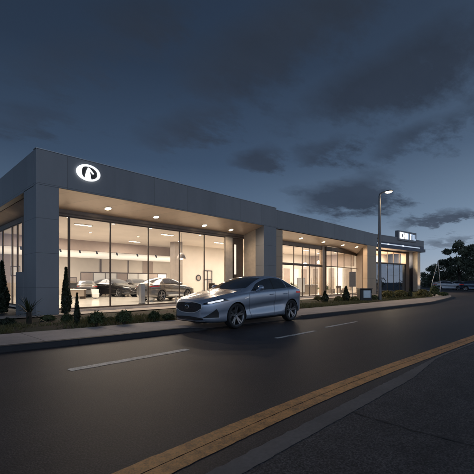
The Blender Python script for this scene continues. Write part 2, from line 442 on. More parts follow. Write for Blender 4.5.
cp = [(352, 413), (380, 421), (412, 431), (445, 439), (474, 447), (520, 462)]
cp = resample([gnd(*p) for p in cp], .06)
for i, (x, y) in enumerate(cp):
    w = .008+.006*math.sin(i*1.7); x += rng.normal(0, .006); pts += [(x-w, y, .0085), (x+w, y, .0085)]
mb.grid(pts, len(cp), 2)
tag(mb.build('pavement_joint', M['seam']), kind='structure')
# ------------------------------------------------------------------ showroom building
ZF, ZT = 5.31, 6.75
B = thing('dealership_building', 'long slate grey showroom with two deep lit portals and full height glazing', 'building', (4.4, 15.5, 0))
def bx(name, m, *a, p=B, bev=0.): return MB().box(*a).build(name, m, p, bevel=bev)
bx('pillar', M['clad'], 4.4, 5.27, 15.5, 17.2, -.2, ZF, bev=.012)
bx('plinth', M['clad'], 4.38, 5.25, 17.203, 18.4, -.2, 1.8, bev=.012)
pm = bx('pillar', M['clad'], 18.77, 20.2, 15.5, 16.28, -.2, ZF, bev=.012)
bx('pillar_cladding', M['beige'], 18.80, 20.17, 16.283, 17.44, -.2, 5.1)
bx('portal_jamb', M['bronze'], 20.203, 21.25, 15.72, 16.9, -.2, ZF-.03)
bx('pillar', M['tan'], 36.3, 38.7, 15.68, 16.15, -.2, ZF-.003)
rw = MB().bar((36.5, 16.2), (39.7, 18.4), 0, .2, -.2, 5.0).build('return_wall', M['darkwall'], B)
bx('fascia', M['clad'], 4.4, 20.2, 15.5, 15.8, ZF, ZT, bev=.012)
bx('fascia', M['clad'], 20.206, 38.9, 15.66, 15.9, ZF, ZT-.09, bev=.012)
bx('side_fascia', M['clad'], 4.4, 4.7, 15.803, 38.3, ZF-.05, ZT, bev=.012)
bx('parapet_cap', M['steel'], 4.38, 20.22, 15.48, 15.82, ZT+.002, ZT+.03)
bx('parapet_cap', M['steel'], 20.223, 38.92, 15.64, 15.92, ZT-.088, ZT-.06)
def zs_(y): return ZF-.255*(y-15.5)
for x0, x1, y1, ya in ((5.27, 18.77, 17.45, 15.53), (20.2, 38.8, 18.5, 15.68)):
    MB().add([(x0, ya, zs_(ya)), (x1, ya, zs_(ya)), (x1, y1, zs_(y1)), (x0, y1, zs_(y1))], [(0, 1, 2, 3)]).build('soffit', M['soffit'], B)
MB().add([(4.7, 17.2, 5.24), (4.7, 38, 5.24), (5.45, 38, 4.85), (5.45, 17.2, 4.85)], [(0, 1, 2, 3)]).build('soffit', M['soffit'], B)
MB().add([(4.7, 15.8, 5.24), (5.27, 15.8, 5.24), (5.27, 17.2, 4.9), (4.7, 17.2, 4.9)], [(0, 1, 2, 3)]).build('soffit', M['soffit'], B)
bx('roof', M['roof'], 4.7, 40.3, 15.82, 38.3, 6.35, 6.45)
bx('rear_wall', M['cream'], 4.7, 40.3, 38.0, 38.3, -.2, 6.35)
bx('end_wall', M['cream'], 40.1, 40.3, 18.5, 38.0, -.2, 6.35)
bx('ceiling', M['ceil'], 5.42, 40.1, 17.56, 38.0, 4.80, 4.86)
bx('floor', M['tile'], 5.42, 40.1, 17.45, 38.0, -.1, .02)
bx('bulkhead', M['bulk'], 5.5, 27.0, 29.0, 29.35, 3.95, 4.797)
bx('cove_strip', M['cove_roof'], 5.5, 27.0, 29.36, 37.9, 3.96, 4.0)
MB().box(5.27, 18.77, 17.38, 17.52, -.3, .018).build('plinth', M['plinth'], B)
MB().box(20.2, 40, 17.30, 17.44, -.3, .018).build('plinth', M['plinth'], B)
# glazing
def window(p, q, z0, z1, transoms=(), m='glass', fw=.04, name='window', parent=B, dep=.07):
    p = Vector(p); q = Vector(q); t = (q-p).normalized()
    f = MB()
    f.bar(p, p+t*fw, 0, dep, z0, z1); f.bar(q-t*fw*.3, q, 0, dep*.9, z0, z1)
    f.bar(p+t*fw, q-t*fw*.3, 0, dep*.8, z0, z0+.08); f.bar(p+t*fw, q-t*fw*.3, 0, dep*.8, z1-.05, z1)
    for z in transoms: f.bar(p+t*fw, q-t*fw*.3, 0, dep*.7, z-.035, z+.035)
    w = f.build(name, M['frame'], parent)
    g = MB(); a, b = p+t*(fw*.5), q-t*.01
    g.add([(a.x, a.y, z0+.03), (b.x, b.y, z0+.03), (b.x, b.y, z1-.02), (a.x, a.y, z1-.02)], [(0, 1, 2, 3)])
    g.build('pane', M[m], w)
    return w
xs1 = [5.45, 6.36, 8.48, 10.75, 12.95, 14.97, 16.9]
for a, b in zip(xs1[:-1], xs1[1:]): window((a, 17.5), (b, 17.5), .02, 4.52, fw=.09 if a in (6.36,) else .042)
M['header'] = mat('bronze_header', (.22, .17, .135), .4, .3)
bx('header', M['header'], 5.3, 18.77, 17.42, 17.6, 4.522, 4.84)
bx('header_trim', M['frame'], 5.3, 18.77, 17.40, 17.417, 4.60, 4.66)
bx('jamb_panel', M['beige'], 16.903, 17.6, 17.44, 17.6, -.1, 4.52)
bx('jamb_wall', M['darkwall'], 17.603, 18.797, 17.52, 17.7, -.1, 4.52)
wd = MB().box(17.75, 18.02, 17.46, 17.519, 1.5, 4.1).build('sidelight', M['frame'], B)
MB().box(17.79, 17.98, 17.45, 17.458, 1.9, 4.05).build('pane', M['cove'], wd)  # pane's own glow stands in for a lit room; solid wall behind
ys1 = [21.3, 22.3, 23.4, 25.6, 27.8, 30.0, 32.2]
bx('side_wall', M['darkwall'], 5.36, 5.5, 17.62, 21.3, -.1, 4.86)
for a, b in zip(ys1[:-1], ys1[1:]): window((5.42, a), (5.42, b), .02, 4.6, fw=.12)
bx('side_header', M['frame'], 5.36, 5.5, 21.3, 38, 4.602, 4.86)
bx('side_wall', M['darkwall'], 5.36, 5.5, 32.2, 38, -.1, 4.6)
# entrance bay
xd = [21.0, 23.2, 25.26, 26.6, 27.75, 28.9, 29.9]
for i, (a, b) in enumerate(zip(xd[:-1], xd[1:])):
    window((a, 17.5), (b, 17.5), 2.93, 4.52)
    if i in (3, 4):
        d = window((a, 17.48), (b, 17.48), .02, 2.86, name='entrance_door', fw=.08)
        hx = b-.2 if i == 3 else a+.2
        MB().tube([(hx, 17.38, .9), (hx, 17.38, 1.7)], .018, 8).build('handle', M['steel'], d)
    else: window((a, 17.5), (b, 17.5), .02, 2.86)
bx('transom_beam', M['frame'], 21.0, 29.9, 17.42, 17.58, 2.863, 2.927)
bx('header', M['header'], 20.2, 30.7, 17.42, 17.6, 4.522, 4.84)
bx('entrance_pier', M['bronze'], 29.903, 30.7, 17.36, 17.7, -.1, 4.9)
bow = [(onY(px, y), y) for px, y in ((326, 17.32), (331, 17.18), (337.5, 17.22), (344, 17.42), (351, 17.78), (357.5, 18.3))]
for a, b in zip(bow[:-1], bow[1:]): window(a, b, .02, 4.45, transoms=(2.9,))
hb = MB()
for a, b in zip(bow[:-1], bow[1:]): hb.bar(a, b, .03, .2, 4.452, 4.80)
hb.build('bow_header', M['frame'], B)
# soffit downlights and spots
def lamp(name, kind, loc, energy, col, size=.3, spot=None, blend=.6, rot=(0, 0, 0), sy=None):
    l = bpy.data.lights.new(name, kind); l.energy = energy; l.color = col
    if kind == 'AREA':
        l.size = size
        if sy: l.shape = 'RECTANGLE'; l.size_y = sy
    else: l.shadow_soft_size = size
    if kind == 'SPOT': l.spot_size = spot; l.spot_blend = blend
    o = bpy.data.objects.new(name, l); o.location = loc; o.rotation_euler = rot; C.objects.link(o); return o
WARM = (1, .77, .57); WARM2 = (1, .88, .745)
for x, y, e in ((7.95, 16.63, 1), (10.8, 16.72, 1), (14.45, 16.84, 1), (16.9, 16.9, .7), (24.9, 16.5, 1), (28.6, 16.5, .8), (32.4, 16.5, 1), (35.3, 16.4, .6)):
    z = zs_(y)
    dm = MB().lathe([(.0, 0), (.15, 0), (.155, -.006), (.175, -.008), (.18, .02)], (x, y, z-.012), n=24)
    lm = MB().lathe([(.0, -.006), (.148, -.006)], (x, y, z-.012), n=24)
    for q in (dm, lm): q.v = [(v[0], v[1], v[2]-.255*(v[1]-y)) for v in q.v]
    d = dm.build('downlight', M['white'], B); lm.build('lens', M['downlight'], d)
    lamp('downlight_lamp', 'SPOT', (x, y, z-.1), 230*e, WARM, .08, R(160), 1., rot=(R(-27), 0, 0))
# interior lights
for x, y, e in ((8.5, 21, 250), (14.5, 21, 220), (8.5, 26.5, 200), (15, 26.5, 170), (12, 34, 110), (20.5, 22, 190), (26, 21.5, 330), (32, 20.5, 330), (36.5, 21.5, 260), (34, 29, 200), (23, 33, 160)):
    z = 4.7 if y < 29 else 3.8
    lamp('showroom_lamp', 'AREA', (x, y, z), e*1.4, WARM2, 3.2, sy=2.2)
    if y < 29:
        d = MB().box(x-.5, x+.5, y-.12, y+.12, 4.745, 4.797).build('ceiling_light', M['white'], B)
        MB().box(x-.47, x+.47, y-.09, y+.09, 4.735, 4.743).build('diffuser', M['downlight'], d)
# track lights and small ceiling spots
for i, x in enumerate((7.2, 8.6, 9.9, 11.4, 12.8, 14.6, 16.6, 18.6)):
    d = MB().tube([(x, 28.9, 3.92), (x, 28.75, 3.72)], .07, 8).build('track_spot', M['black'], B)
for x, y in ((7, 19.2), (9.6, 19.4), (12, 19.2), (13.6, 23.5), (10.2, 24), (6.9, 23.6), (16.4, 19.6), (17.6, 23.8), (24, 19), (27.5, 19), (30.5, 19), (33.5, 19.4), (37, 19.8)):
    d = MB().lathe([(0, 4.795), (.12, 4.795), (.13, 4.77), (.09, 4.765)], (x, y, 0), n=16).build('ceiling_spot', M['white'], B)
    MB().lathe([(0, 4.764), (.085, 4.764)], (x, y, 0), n=16).build('lens', M['bulb'], d)
# interior column, partition, mezzanine-like display rail
bx('column', M['column'], 17.55, 18.35, 24.3, 25.0, .02, 4.8)
for x0, x1, mm in ((6.5, 8.6, 'bulk'), (11.8, 12.0, 'frame'), (17.2, 17.3, 'frame'), (17.4, 20.5, 'ceil'), (20.6, 20.7, 'frame'), (22.6, 24.0, 'bulk')): bx('rear_panel', M[mm], x0, x1, 37.9, 37.98, .02, 3.9)  # panel tones stand in for lit niches along the rear wall
bx('partition', M['cream'], 19.6, 31.0, 26.0, 26.2, .02, 4.8)
bx('partition', M['cream'], 33.0, 40.1, 25.0, 25.2, .02, 4.8)
bx('wall_panel', M['bulk'], 40.02, 40.098, 19.0, 25.0, 3.3, 4.79)
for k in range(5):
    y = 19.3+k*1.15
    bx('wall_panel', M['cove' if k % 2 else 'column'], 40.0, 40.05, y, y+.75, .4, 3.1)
for k in range(3):
    x = 34+k*1.9
    bx('wall_panel', M['bulk' if k != 1 else 'white'], x, x+1.2, 24.95, 24.99, .5, 3.0)
# display backdrop rail behind the cars
T = thing('display_screen', 'pale panelled partition screen with a dark top rail behind the showroom cars', 'screen', (17, 33, .02))
X0, X1, Y = 13.6, 23.5, 34.2
MB().box(X0, X1, Y, Y+.06, 2.25, 2.36).build('top_rail', M['frame'], T)
for k in range(9):
    x = X0 + (X1-X0)*k/8
    MB().box(x-.03, x+.03, Y-.01, Y+.05, .02, 2.248).build('post', M['frame'], T)
    if k < 8: MB().box(x+.035, x+(X1-X0)/8-.035, Y+.01, Y+.04, .5, 2.245).build('panel', M['white' if k % 3 else 'bulk'], T)
for x, z, s, lab in ((9.0, 2.4, .42, 'small framed dark picture at far left of the showroom rear wall'), (10.8, 2.3, .36, 'smaller framed dark picture right of the first on the rear wall'), (7.4, 1.7, .5, 'framed picture half hidden behind the tall cypress inside the showroom')):
    t = thing('framed_picture', lab, 'picture', (x, 37.99, z), group='framed pictures on the rear wall')
    MB().box(x-s, x+s, 37.93, 37.985, z-s*1.1, z+s*1.1).build('frame', M['frame'], t)
    MB().box(x-s*.8, x+s*.8, 37.92, 37.928, z-s*.9, z+s*.9).build('print', M['white' if s > .38 else 'bulk'], t)
# round mirror and glass frame on the partition
t = thing('round_mirror', 'round dark rimmed wall mirror on the cream partition', 'mirror', (21.5, 25.95, 1.75))
MB().lathe([(.20, -.03), (.29, -.05), (.31, 0), (.29, .03)], (21.5, 25.95, 1.75), 'Y', 28).build('rim', M['black'], t, smooth=True)
MB().lathe([(0, -.02), (.21, -.02)], (21.5, 25.95, 1.75), 'Y', 28).build('mirror_glass', M['bulk'], t)
t = thing('picture_easel', 'tall thin black display frame standing against the cream partition', 'frame', (22.7, 25.9, .02))
f = MB()
for a in ((22.15, 22.2, .5, 2.5), (23.2, 23.25, .5, 2.5), (22.2, 23.2, 2.45, 2.5), (22.2, 23.2, .5, .55), (22.2, 23.2, 1.6, 1.64), (22.65, 22.69, .55, 2.45)): f.box(a[0], a[1], 25.9, 25.96, a[2], a[3])
f.box(22.2, 22.26, 25.7, 25.96, .02, .5); f.box(23.1, 23.16, 25.7, 25.96, .02, .5)
f.build('frame', M['black'], t)
MB().box(22.75, 23.1, 25.965, 25.99, .9, 1.5).build('print', M['column'], t)
# pendant lamp
px_, py_ = at(181.5, 24.5)
t = thing('pendant_lamp', 'dark bell shaped pendant lamp hanging in the showroom beside the taupe column', 'lamp', (px_, py_, 3.0))
MB().lathe([(.0, 3.42), (.06, 3.42), (.16, 3.36), (.27, 3.2), (.33, 3.0), (.31, 2.99), (.25, 3.18), (.0, 3.34)], (px_, py_, 0), n=28).build('shade', M['column'], t, smooth=True)
MB().tube([(px_, py_, 3.42), (px_, py_, 4.795)], .012, 6).build('cord', M['black'], t)
MB().lathe([(0, 2.93), (.1, 2.95), (.13, 3.03), (.08, 3.12), (0, 3.14)], (px_, py_, 0), n=16).build('bulb', M['bulb'], t, smooth=True)
# pendants in the entrance hall
for i, (x, y, z, lab) in enumerate(((27.2, 21.6, 3.5, 'left globe pendant glowing in the entrance hall'), (31.6, 20.4, 3.2, 'lower globe pendant glowing behind the curved glass'), (35.0, 20.8, 3.6, 'right globe pendant glowing behind the curved glass'))):
    t = thing('globe_pendant', lab, 'lamp', (x, y, z), group='globe pendants in the entrance hall')
    MB().lathe([(0, z-.2)]+[(.2*math.sin(a), z-.2*math.cos(a)) for a in np.linspace(.2, PI-.2, 9)]+[(0, z+.2)], (x, y, 0), n=20).build('globe', M['bulb'], t, smooth=True)
    MB().tube([(x, y, z+.2), (x, y, 4.795)], .012, 6).build('cord', M['black'], t)
# silver display stand just inside glass
x, y = at(142, 20.8)
t = thing('display_stand', 'slim silver pedestal standing just inside the showroom glass', 'stand', (x, y, .02))
MB().box(x-.14, x+.14, y-.14, y+.14, .06, 1.22).build('pedestal', M['steel'], t, bevel=.02)
MB().box(x-.17, x+.17, y-.17, y+.17, .02, .058).build('base', M['black'], t)
MB().box(x-.16, x+.16, y-.16, y+.16, 1.222, 1.26).build('top_plate', M['white'], t)
# stools / low tables
for px, D, lab in ((95.5, 27.5, 'white tub stool in front of the dark showroom cars'), (151, 23.5, 'white tub stool between pedestal and silver car')):
    x, y = at(px, D)
    t = thing('tub_stool', lab, 'stool', (x, y, .02), group='white tub stools')
    MB().lathe([(0, .48), (.26, .48), (.29, .44), (.27, .2), (.2, .12)], (x, y, 0), n=20).build('seat', M['white'], t, smooth=True)
    MB().lathe([(.2, .118), (.06, .1), (.06, .06), (.22, .04), (.22, .02), (0, .02)], (x, y, 0), n=20).build('base', M['steel'], t)
    b = MB(); pts = []
    for a in np.linspace(.2, PI-.2, 9): pts += [(x+.29*math.cos(a), y+.29*math.sin(a), .45), (x+.31*math.cos(a), y+.31*math.sin(a), .78)]
    b.grid(pts, 9, 2); b.build('backrest', M['white'], t, smooth=True)
x, y = at(176, 23.)
t = thing('low_table', 'low white round table in front of the silver showroom car', 'table', (x, y, .02))
MB().lathe([(0, .5), (.5, .5), (.5, .46), (0, .46)], (x, y, 0), n=28).build('tabletop', M['white'], t)
MB().lathe([(.05, .458), (.05, .06), (.26, .04), (.26, .02), (0, .02)], (x, y, 0), n=20).build('pedestal', M['steel'], t)
x, y = at(306, 37.0)
t = thing('reception_desk', 'white and taupe reception desk glowing inside the entrance hall', 'desk', (x, y, .02), R(-20))
def pbox(name, m, a, p, bev=0):
    o = MB().box(*a).build(name, m, None, bevel=bev); o.parent = p; return o
pbox('front_panel', M['column'], (-1.3, 1.3, -.3, -.22, 0, 1.05), t); pbox('desk_top', M['white'], (-1.36, 1.36, -.36, .4, 1.055, 1.11), t, .01)
pbox('side_panel', M['white'], (-1.3, -1.22, -.215, .35, 0, 1.05), t); pbox('side_panel', M['white'], (1.22, 1.3, -.215, .35, 0, 1.05), t)
for px, D, rz, lab in ((331, 36.5, .3, 'taupe armchair behind the left panes of the curved glass'), (341, 38.2, -.4, 'taupe armchair behind the middle panes of the curved glass'), (215, 27.5, .6, 'taupe armchair near the black easel by the cream partition')):
    x, y = at(px, D); t = thing('armchair', lab, 'chair', (x, y, .02), rz, 'taupe armchairs in the showroom')
    pbox('seat', M['column'], (-.34, .34, -.32, .34, .22, .44), t, .04); pbox('backrest', M['column'], (-.36, .36, .345, .48, .2, .92), t, .04)
    for sx_ in (-1, 1): pbox('armrest', M['column'], (sx_*.42-.065, sx_*.42+.065, -.32, .34, .12, .62), t, .03)
    for a in (-.3, .3):
        for b in (-.26, .28): pbox('leg', M['frame'], (a-.025, a+.025, b-.025, b+.025, 0, .215), t)
for px, D, lab in ((292.5, 33.5, 'leafy potted plant left of the entrance doors inside'), (324, 35.2, 'leafy potted plant just inside right of the entrance doors')):
    x, y = at(px, D); t = thing('potted_plant', lab, 'plant', (x, y, .02), group='potted plants in the entrance hall')
    o = MB().lathe([(0, 0), (.2, 0), (.26, .5), (.22, .5), (.2, .44), (0, .44)], n=20).build('pot', M['white'], None, smooth=True); o.parent = t
    sm_ = MB()
    for k in range(40):
        a = rng.uniform(0, 2*PI); el_ = rng.uniform(.3, 1.5); d = Vector((math.cos(a)*math.cos(el_), math.sin(a)*math.cos(el_), math.sin(el_))); sd = d.cross(Vector((0, 0, 1))).normalized()*.06
        p0 = Vector((0, 0, .42)); p1 = p0+d*.55; p2 = p0+d*rng.uniform(.8, 1.15)+Vector((0, 0, -.1)); sm_.add([p0, p1+sd, p2, p1-sd], [(0, 1, 2, 3)])
    o = sm_.build('leaves', M['leaf']); o.parent = t
for px, D, rz, mm, lab in ((71.5, 30.0, -.5, 'column', 'freestanding dark poster stand at the left of the showroom behind the cypress'), (301, 34.5, -.7, 'white', 'white poster stand behind the entrance door glass')):
    x, y = at(px, D); t = thing('poster_stand', lab, 'stand', (x, y, .02), rz, 'poster stands in the showroom')
    pbox('frame', M['frame'], (-.42, .42, -.02, .02, .25, 1.75), t); pbox('poster', M[mm], (-.38, .38, -.03, -.022, .3, 1.7), t)
    pbox('base', M['steel'], (-.4, .4, -.2, .2, 0, .02), t); pbox('post', M['steel'], (-.02, .02, .022, .05, .022, 1.2), t)
for px, D, rz, lab in ((74, 27.0, .2, 'white desk with a dark monitor at the left of the showroom'), (213, 25.0, .1, 'white desk with a dark monitor beside the pale jamb')):
    x, y = at(px, D); t = thing('sales_desk', lab, 'desk', (x, y, .02), rz, 'sales desks in the showroom')
    pbox('desk_top', M['white'], (-.8, .8, -.4, .4, .72, .76), t, .01)
    for a in (-.74, .74): pbox('leg', M['frame'], (a-.03, a+.03, -.36, .36, 0, .718), t)
    pbox('modesty_panel', M['column'], (-.70, .70, -.3, -.28, .2, .7), t)
    m_ = pbox('monitor', M['black'], (-.3, .3, .1, .13, .86, 1.24), t); st_ = pbox('monitor_stand', M['steel'], (-.04, .04, .09, .2, .762, .858), t)
# emblem on the fascia
E = thing('emblem_sign', 'glowing white oval emblem with a peak shape on the showroom fascia', 'sign', (6.48, 15.47, 6.2))
mb = MB(); pts = []; N = 56
for k in range(N+1):
    a = 2*PI*k/N; ca, sa = math.cos(a), math.sin(a)
    th = .10 + .10*max(0, -ca)**1.5
    ro = (.53, .36); ri = (.53-th*1.15, .36-.075)
    pts += [(6.48+ro[0]*ca, 15.44, 6.2+ro[1]*sa), (6.48+ri[0]*ca, 15.44, 6.2+ri[1]*sa)]
mb.grid(pts, N+1, 2)
o = mb.build('oval_ring', M['sign_w'], E); sm = o.modifiers.new('solid', 'SOLIDIFY'); sm.thickness = .05; sm.offset = 0
pk = [(-.02, .24), (.06, .21), (.25, .0), (.2, -.03), (.05, .1), (.13, -.335), (-.17, -.33), (-.15, -.16), (-.1, .06)]
MB().prism([(6.48+a, 6.2+b) for a, b in pk], 15.42, 15.452).build('peak', M['sign_w'], E)
MB().lathe([(0, 0)]+[(1, 0)], (0, 0, 0), 'Y', 40)
bk = MB(); bk.add([(6.48+.47*math.cos(2*PI*k/40), 15.482, 6.2+.31*math.sin(2*PI*k/40)) for k in range(40)], [tuple(range(40))]); bk.build('backing_plate', M['black'], E)
# ------------------------------------------------------------------ pavilion (right)
G0 = Vector((41.5, 16.1)); Gd = Vector((.988, -.156)).normalized(); Gn = Vector((-Gd.y, Gd.x))      # Gn points to the back
G = thing('glass_pavilion', 'smaller glazed pavilion with overhanging roof band at the far end of the showroom', 'building', (G0.x, G0.y, 0))
def gp(t, n_): p = G0+Gd*t+Gn*n_; return (p.x, p.y)
def gbar(name, m, t0, t1, n0, n1, z0, z1, p=G, bev=0):
    mb = MB(); c = [gp(t0, n0), gp(t1, n0), gp(t1, n1), gp(t0, n1)]
    v = [(a[0], a[1], z) for z in (z0, z1) for a in c]
    mb.add(v, [(3, 2, 1, 0), (4, 5, 6, 7)] + [(i, (i+1) % 4, 4+(i+1) % 4, 4+i) for i in range(4)])
    return mb.build(name, m, p, bevel=bev)
M['navy'] = mat('navy_roof_band', (.045, .06, .10), .35, .3)
gbar('roof_fascia', M['clad'], -1.6, 10.4, 0, 11, 6.15, 6.95, bev=.02)
gbar('roof_band', M['navy'], -1.6, 10.6, -.12, 11, 5.40, 5.80, bev=.02)
gbar('led_strip', M['led'], -1.5, 9.2, -.03, .0, 5.85, 5.97)
for t_ in (1.1, 4.6): gbar('led_spot', M['sign_w'], t_, t_+.35, -.05, -.032, 5.86, 5.98)
gbar('roof_recess', M['navy'], -1.6, 10.4, .003, 10.9, 5.803, 6.147)
gbar('column', M['beige'], 9.35, 10.15, .35, 1.0, -.2, 5.398, bev=.02)
gbar('corner_pier', M['darkwall'], 8.1, 9.0, 1.3, 2.0, -.2, 5.398)
gbar('side_wall', M['navy'], 10.16, 10.4, 1.0, 10.8, -.2, 5.398)
gbar('rear_wall', M['cream'], -1.6, 10.16, 5.0, 5.2, -.2, 5.398)
gbar('ceiling', M['ceil'], -1.4, 9.3, 1.5, 4.99, 5.36, 5.396)
gbar('upper_floor', M['bulk'], -1.6, 9.3, 1.45, 5.0, 3.62, 3.78)
gbar('floor', M['bulk'], -1.6, 10.16, 1.4, 5.0, -.2, -.02)
for k, (t_, h_) in enumerate(((-.6, 2.2), (1.2, 1.1), (2.7, 2.6), (4.4, 1.3), (5.8, 2.0), (7.3, 2.6))): gbar('shelf_unit', M['darkwall' if k % 2 else 'column'], t_, t_+1.0, 4.3, 4.9, -.01, h_)
x, y = gp(3.4, 3.2); lamp('pavilion_lamp', 'AREA', (x, y, 3.5), 45, (1, .85, .66), 1.2)
gbar('left_wall', M['darkwall'], -1.6, -1.4, .6, 5.0, -.2, 5.398)
ts = [-1.3, .35, 2.0, 3.55, 5.0, 6.5, 8.1]
for a, b in zip(ts[:-1], ts[1:]):
    window(gp(a, 1.4), gp(b, 1.4), 3.75, 5.25, parent=G)
    window(gp(a, 1.4), gp(b, 1.4), -.1, 3.68, m='dglass', parent=G)
gbar('transom', M['frame'], -1.3, 8.1, 1.3, 1.5, 3.683, 3.747)
gbar('header', M['frame'], -1.3, 8.1, 1.3, 1.5, 5.253, 5.397)
for t_, e in ((.8, 900), (3.6, 900), (6.3, 900)):
    x, y = gp(t_, 3.0); lamp('pavilion_lamp', 'AREA', (x, y, 5.25), e, (1, .84, .60), 1.6)
for k, t_ in enumerate((0.2, 1.9, 3.6, 5.6, 7.2)):
    gbar('wall_panel', M['bulk' if k % 2 else 'column'], t_, t_+.8, 4.9, 4.99, 3.79, 4.5)
x, y = gp(9.75, -.55); ul = lamp('column_uplight', 'SPOT', (x, y, .12), 260, WARM, .08, R(75), 1.)
ul.rotation_euler = Vector((Gn.x*.32, Gn.y*.32, 1)).to_track_quat('-Z', 'Y').to_euler()
# rooftop sign
SG = thing('rooftop_sign', 'grey box sign with glowing white block lettering on the pavilion roof edge', 'sign', (*gp(5.6, .1), 6.95))
gbar('sign_box', M['clad'], 3.5, 8.1, -.10, .35, 6.55, 7.8, SG, .03)
for t0, t1, z0, z1, mm in ((4.02, 4.32, 6.85, 7.5, 'sign_w'), (4.32, 4.62, 7.32, 7.5, 'sign_w'), (4.32, 4.62, 6.85, 7.02, 'sign_w'), (4.72, 4.9, 6.85, 7.48, 'sign_w'), (4.9, 5.12, 7.08, 7.24, 'sign_w'), (5.12, 5.28, 6.85, 7.48, 'sign_w'),
                           (5.42, 5.56, 6.85, 7.46, 'sign_w'), (5.66, 5.8, 6.85, 7.46, 'sign_b'), (6.15, 6.3, 6.85, 7.44, 'sign_w'), (6.3, 6.5, 7.3, 7.44, 'sign_b'), (6.5, 6.64, 6.85, 7.44, 'sign_b'), (6.78, 6.92, 6.85, 7.42, 'sign_b'), (7.02, 7.34, 6.85, 7.0, 'sign_b'), (7.1, 7.24, 7.0, 7.42, 'sign_b')):
    gbar('glowing_letter_block', M[mm], 5.75+(t0-5.65)*1.2, 5.75+(t1-5.65)*1.2, -.16, -.103, 7.2+(z0-7.17)*1.25, 7.2+(z1-7.17)*1.25, SG)
# ------------------------------------------------------------------ street lamp
lx, ly = gnd(379.6, 300.6, .05)
L = thing('street_lamp', 'tall slim street lamp lit warm white at the back of the sidewalk', 'street lamp', (lx, ly, .05))
MB().tube([(lx, ly, 0), (lx, ly, 1.2), (lx, ly, 7.35), (lx+.02, ly-.03, 7.5)], [.14, .125, .075, .07], 14).build('pole', M['pole'], L, smooth=True)
MB().box(lx-.2, lx+.2, ly-.2, ly+.2, .02, .1).build('base_plate', M['steel'], L, bevel=.02)
MB().tube([(lx, ly, 7.46), (lx+.08, ly-.16, 7.6), (lx+.2, ly-.4, 7.66)], [.06, .05, .045], 10).build('arm', M['pole'], L, smooth=True)
hd = MB(); hd.lathe([(0, .07), (.14, .06), (.24, 0), (.26, -.03), (.22, -.05), (0, -.05)], (0, 0, 0), n=24)
hd.v = [(lx+.27+x*1.35*.45+.0, ly-.52+y*1.2, 7.67+z) for x, y, z in hd.v]
hd.build('lamp_head', M['pole'], L, smooth=True)
hl = MB(); hl.lathe([(0, -.16), (.1, -.145), (.18, -.1), (.22, -.05)], (0, 0, 0), n=24)
hl.v = [(lx+.27+x*.65, ly-.52+y*1.15, 7.67+z) for x, y, z in hl.v]
hl.build('lens', mat('street_lamp_glow', (.9, .85, .7), .5, emis=(1, .80, .55), es=22), L, smooth=True)
lamp('street_lamp_light', 'SPOT', (lx+.27, ly-.52, 7.45), 420, (1, .74, .45), .15, R(140), .8)
# ------------------------------------------------------------------ vegetation
def leaf_cloud(pts, nrm, size, jitter=.5, asp=.55):
    n = len(pts); t = rng.normal(size=(n, 3)); nn = nrm+rng.normal(size=(n, 3))*jitter
    nn /= np.linalg.norm(nn, axis=1)[:, None]+1e-9
    a = np.cross(nn, t); a /= np.linalg.norm(a, axis=1)[:, None]+1e-9; b = np.cross(nn, a)
    s = size*rng.uniform(.6, 1.4, (n, 1))
    q = np.stack([pts-a*s, pts-b*s*asp, pts+a*s, pts+b*s*asp], 1).reshape(-1, 3)
    return q, [(4*i, 4*i+1, 4*i+2, 4*i+3) for i in range(n)]
def foliage(name, q, fs, m, parent):
    mb = MB(); mb.v = [tuple(v) for v in q]; mb.f = fs
    me = bpy.data.meshes.new(name); off = parent.location
    me.from_pydata([(v[0]-off.x, v[1]-off.y, v[2]-off.z) for v in mb.v], [], fs); me.materials.append(m)
    o = bpy.data.objects.new(name, me); C.objects.link(o); o.parent = parent; return o
def shrub(px, py, hpx, wpx, kind, m, lab, group=None, n=1500, zg=None):
    X, Y = gnd(px, py, .05); z = bed_z(X, Y) if zg is None else zg
    X, Y = gnd(px, py, z); D = F_*(H-z)/(py-HY); h = hpx*D/F_; w = wpx*D/F_/2
    t = thing({'cone': 'cypress', 'round': 'shrub', 'loose': 'shrub'}[kind], lab, {'cone': 'tree', 'round': 'shrub', 'loose': 'shrub'}[kind], (X, Y, z), group=group)
    u = rng.uniform(0, 1, n); a = rng.uniform(0, 2*PI, n)
    if kind == 'cone':
        zz = u**.85; r = np.where(zz < .3, .72+.28*zz/.3, np.maximum(.05, 1-((zz-.3)/.7)**.85*.98))
        r = r*(.85+.15*np.sin(a*3+zz*9)) * rng.uniform(.75, 1.08, n)
        P = np.stack([X+np.cos(a)*r*w, Y+np.sin(a)*r*w, z+.04+zz*h*.97], 1); N_ = np.stack([np.cos(a), np.sin(a), np.full(n, .3)], 1)
        sz = max(.03, w*.26)
    else:
        th = np.arccos(rng.uniform(-.3, 1, n)); rr = rng.uniform(.55, 1.05, n)**.7
        lump = 1+.13*np.sin(a*4+th*3)+.10*np.sin(a*7-th*5)
        P = np.stack([X+np.sin(th)*np.cos(a)*w*rr*lump, Y+np.sin(th)*np.sin(a)*w*rr*lump, z+h*.38+np.cos(th)*h*.6*rr*(lump if kind == 'loose' else lump**.5)], 1)
        P[:, 2] = np.maximum(P[:, 2], z+.02)
        N_ = np.stack([np.sin(th)*np.cos(a), np.sin(th)*np.sin(a), np.cos(th)], 1); sz = max(.025, w*.13)
    q, fs = leaf_cloud(P, N_, sz, .6)
    foliage('foliage', q, fs, M[m], t)
    s = MB()
    for k in range(1 if kind == 'cone' else 4):
        aa = rng.uniform(0, 2*PI); d = 0 if kind == 'cone' else w*.5
        s.tube([(X, Y, z-.03), (X+math.cos(aa)*d, Y+math.sin(aa)*d, z+h*(.75 if kind == 'cone' else .55))], [.03, .012], 6)
    s.build('stem', M['bark'], t)
    return t
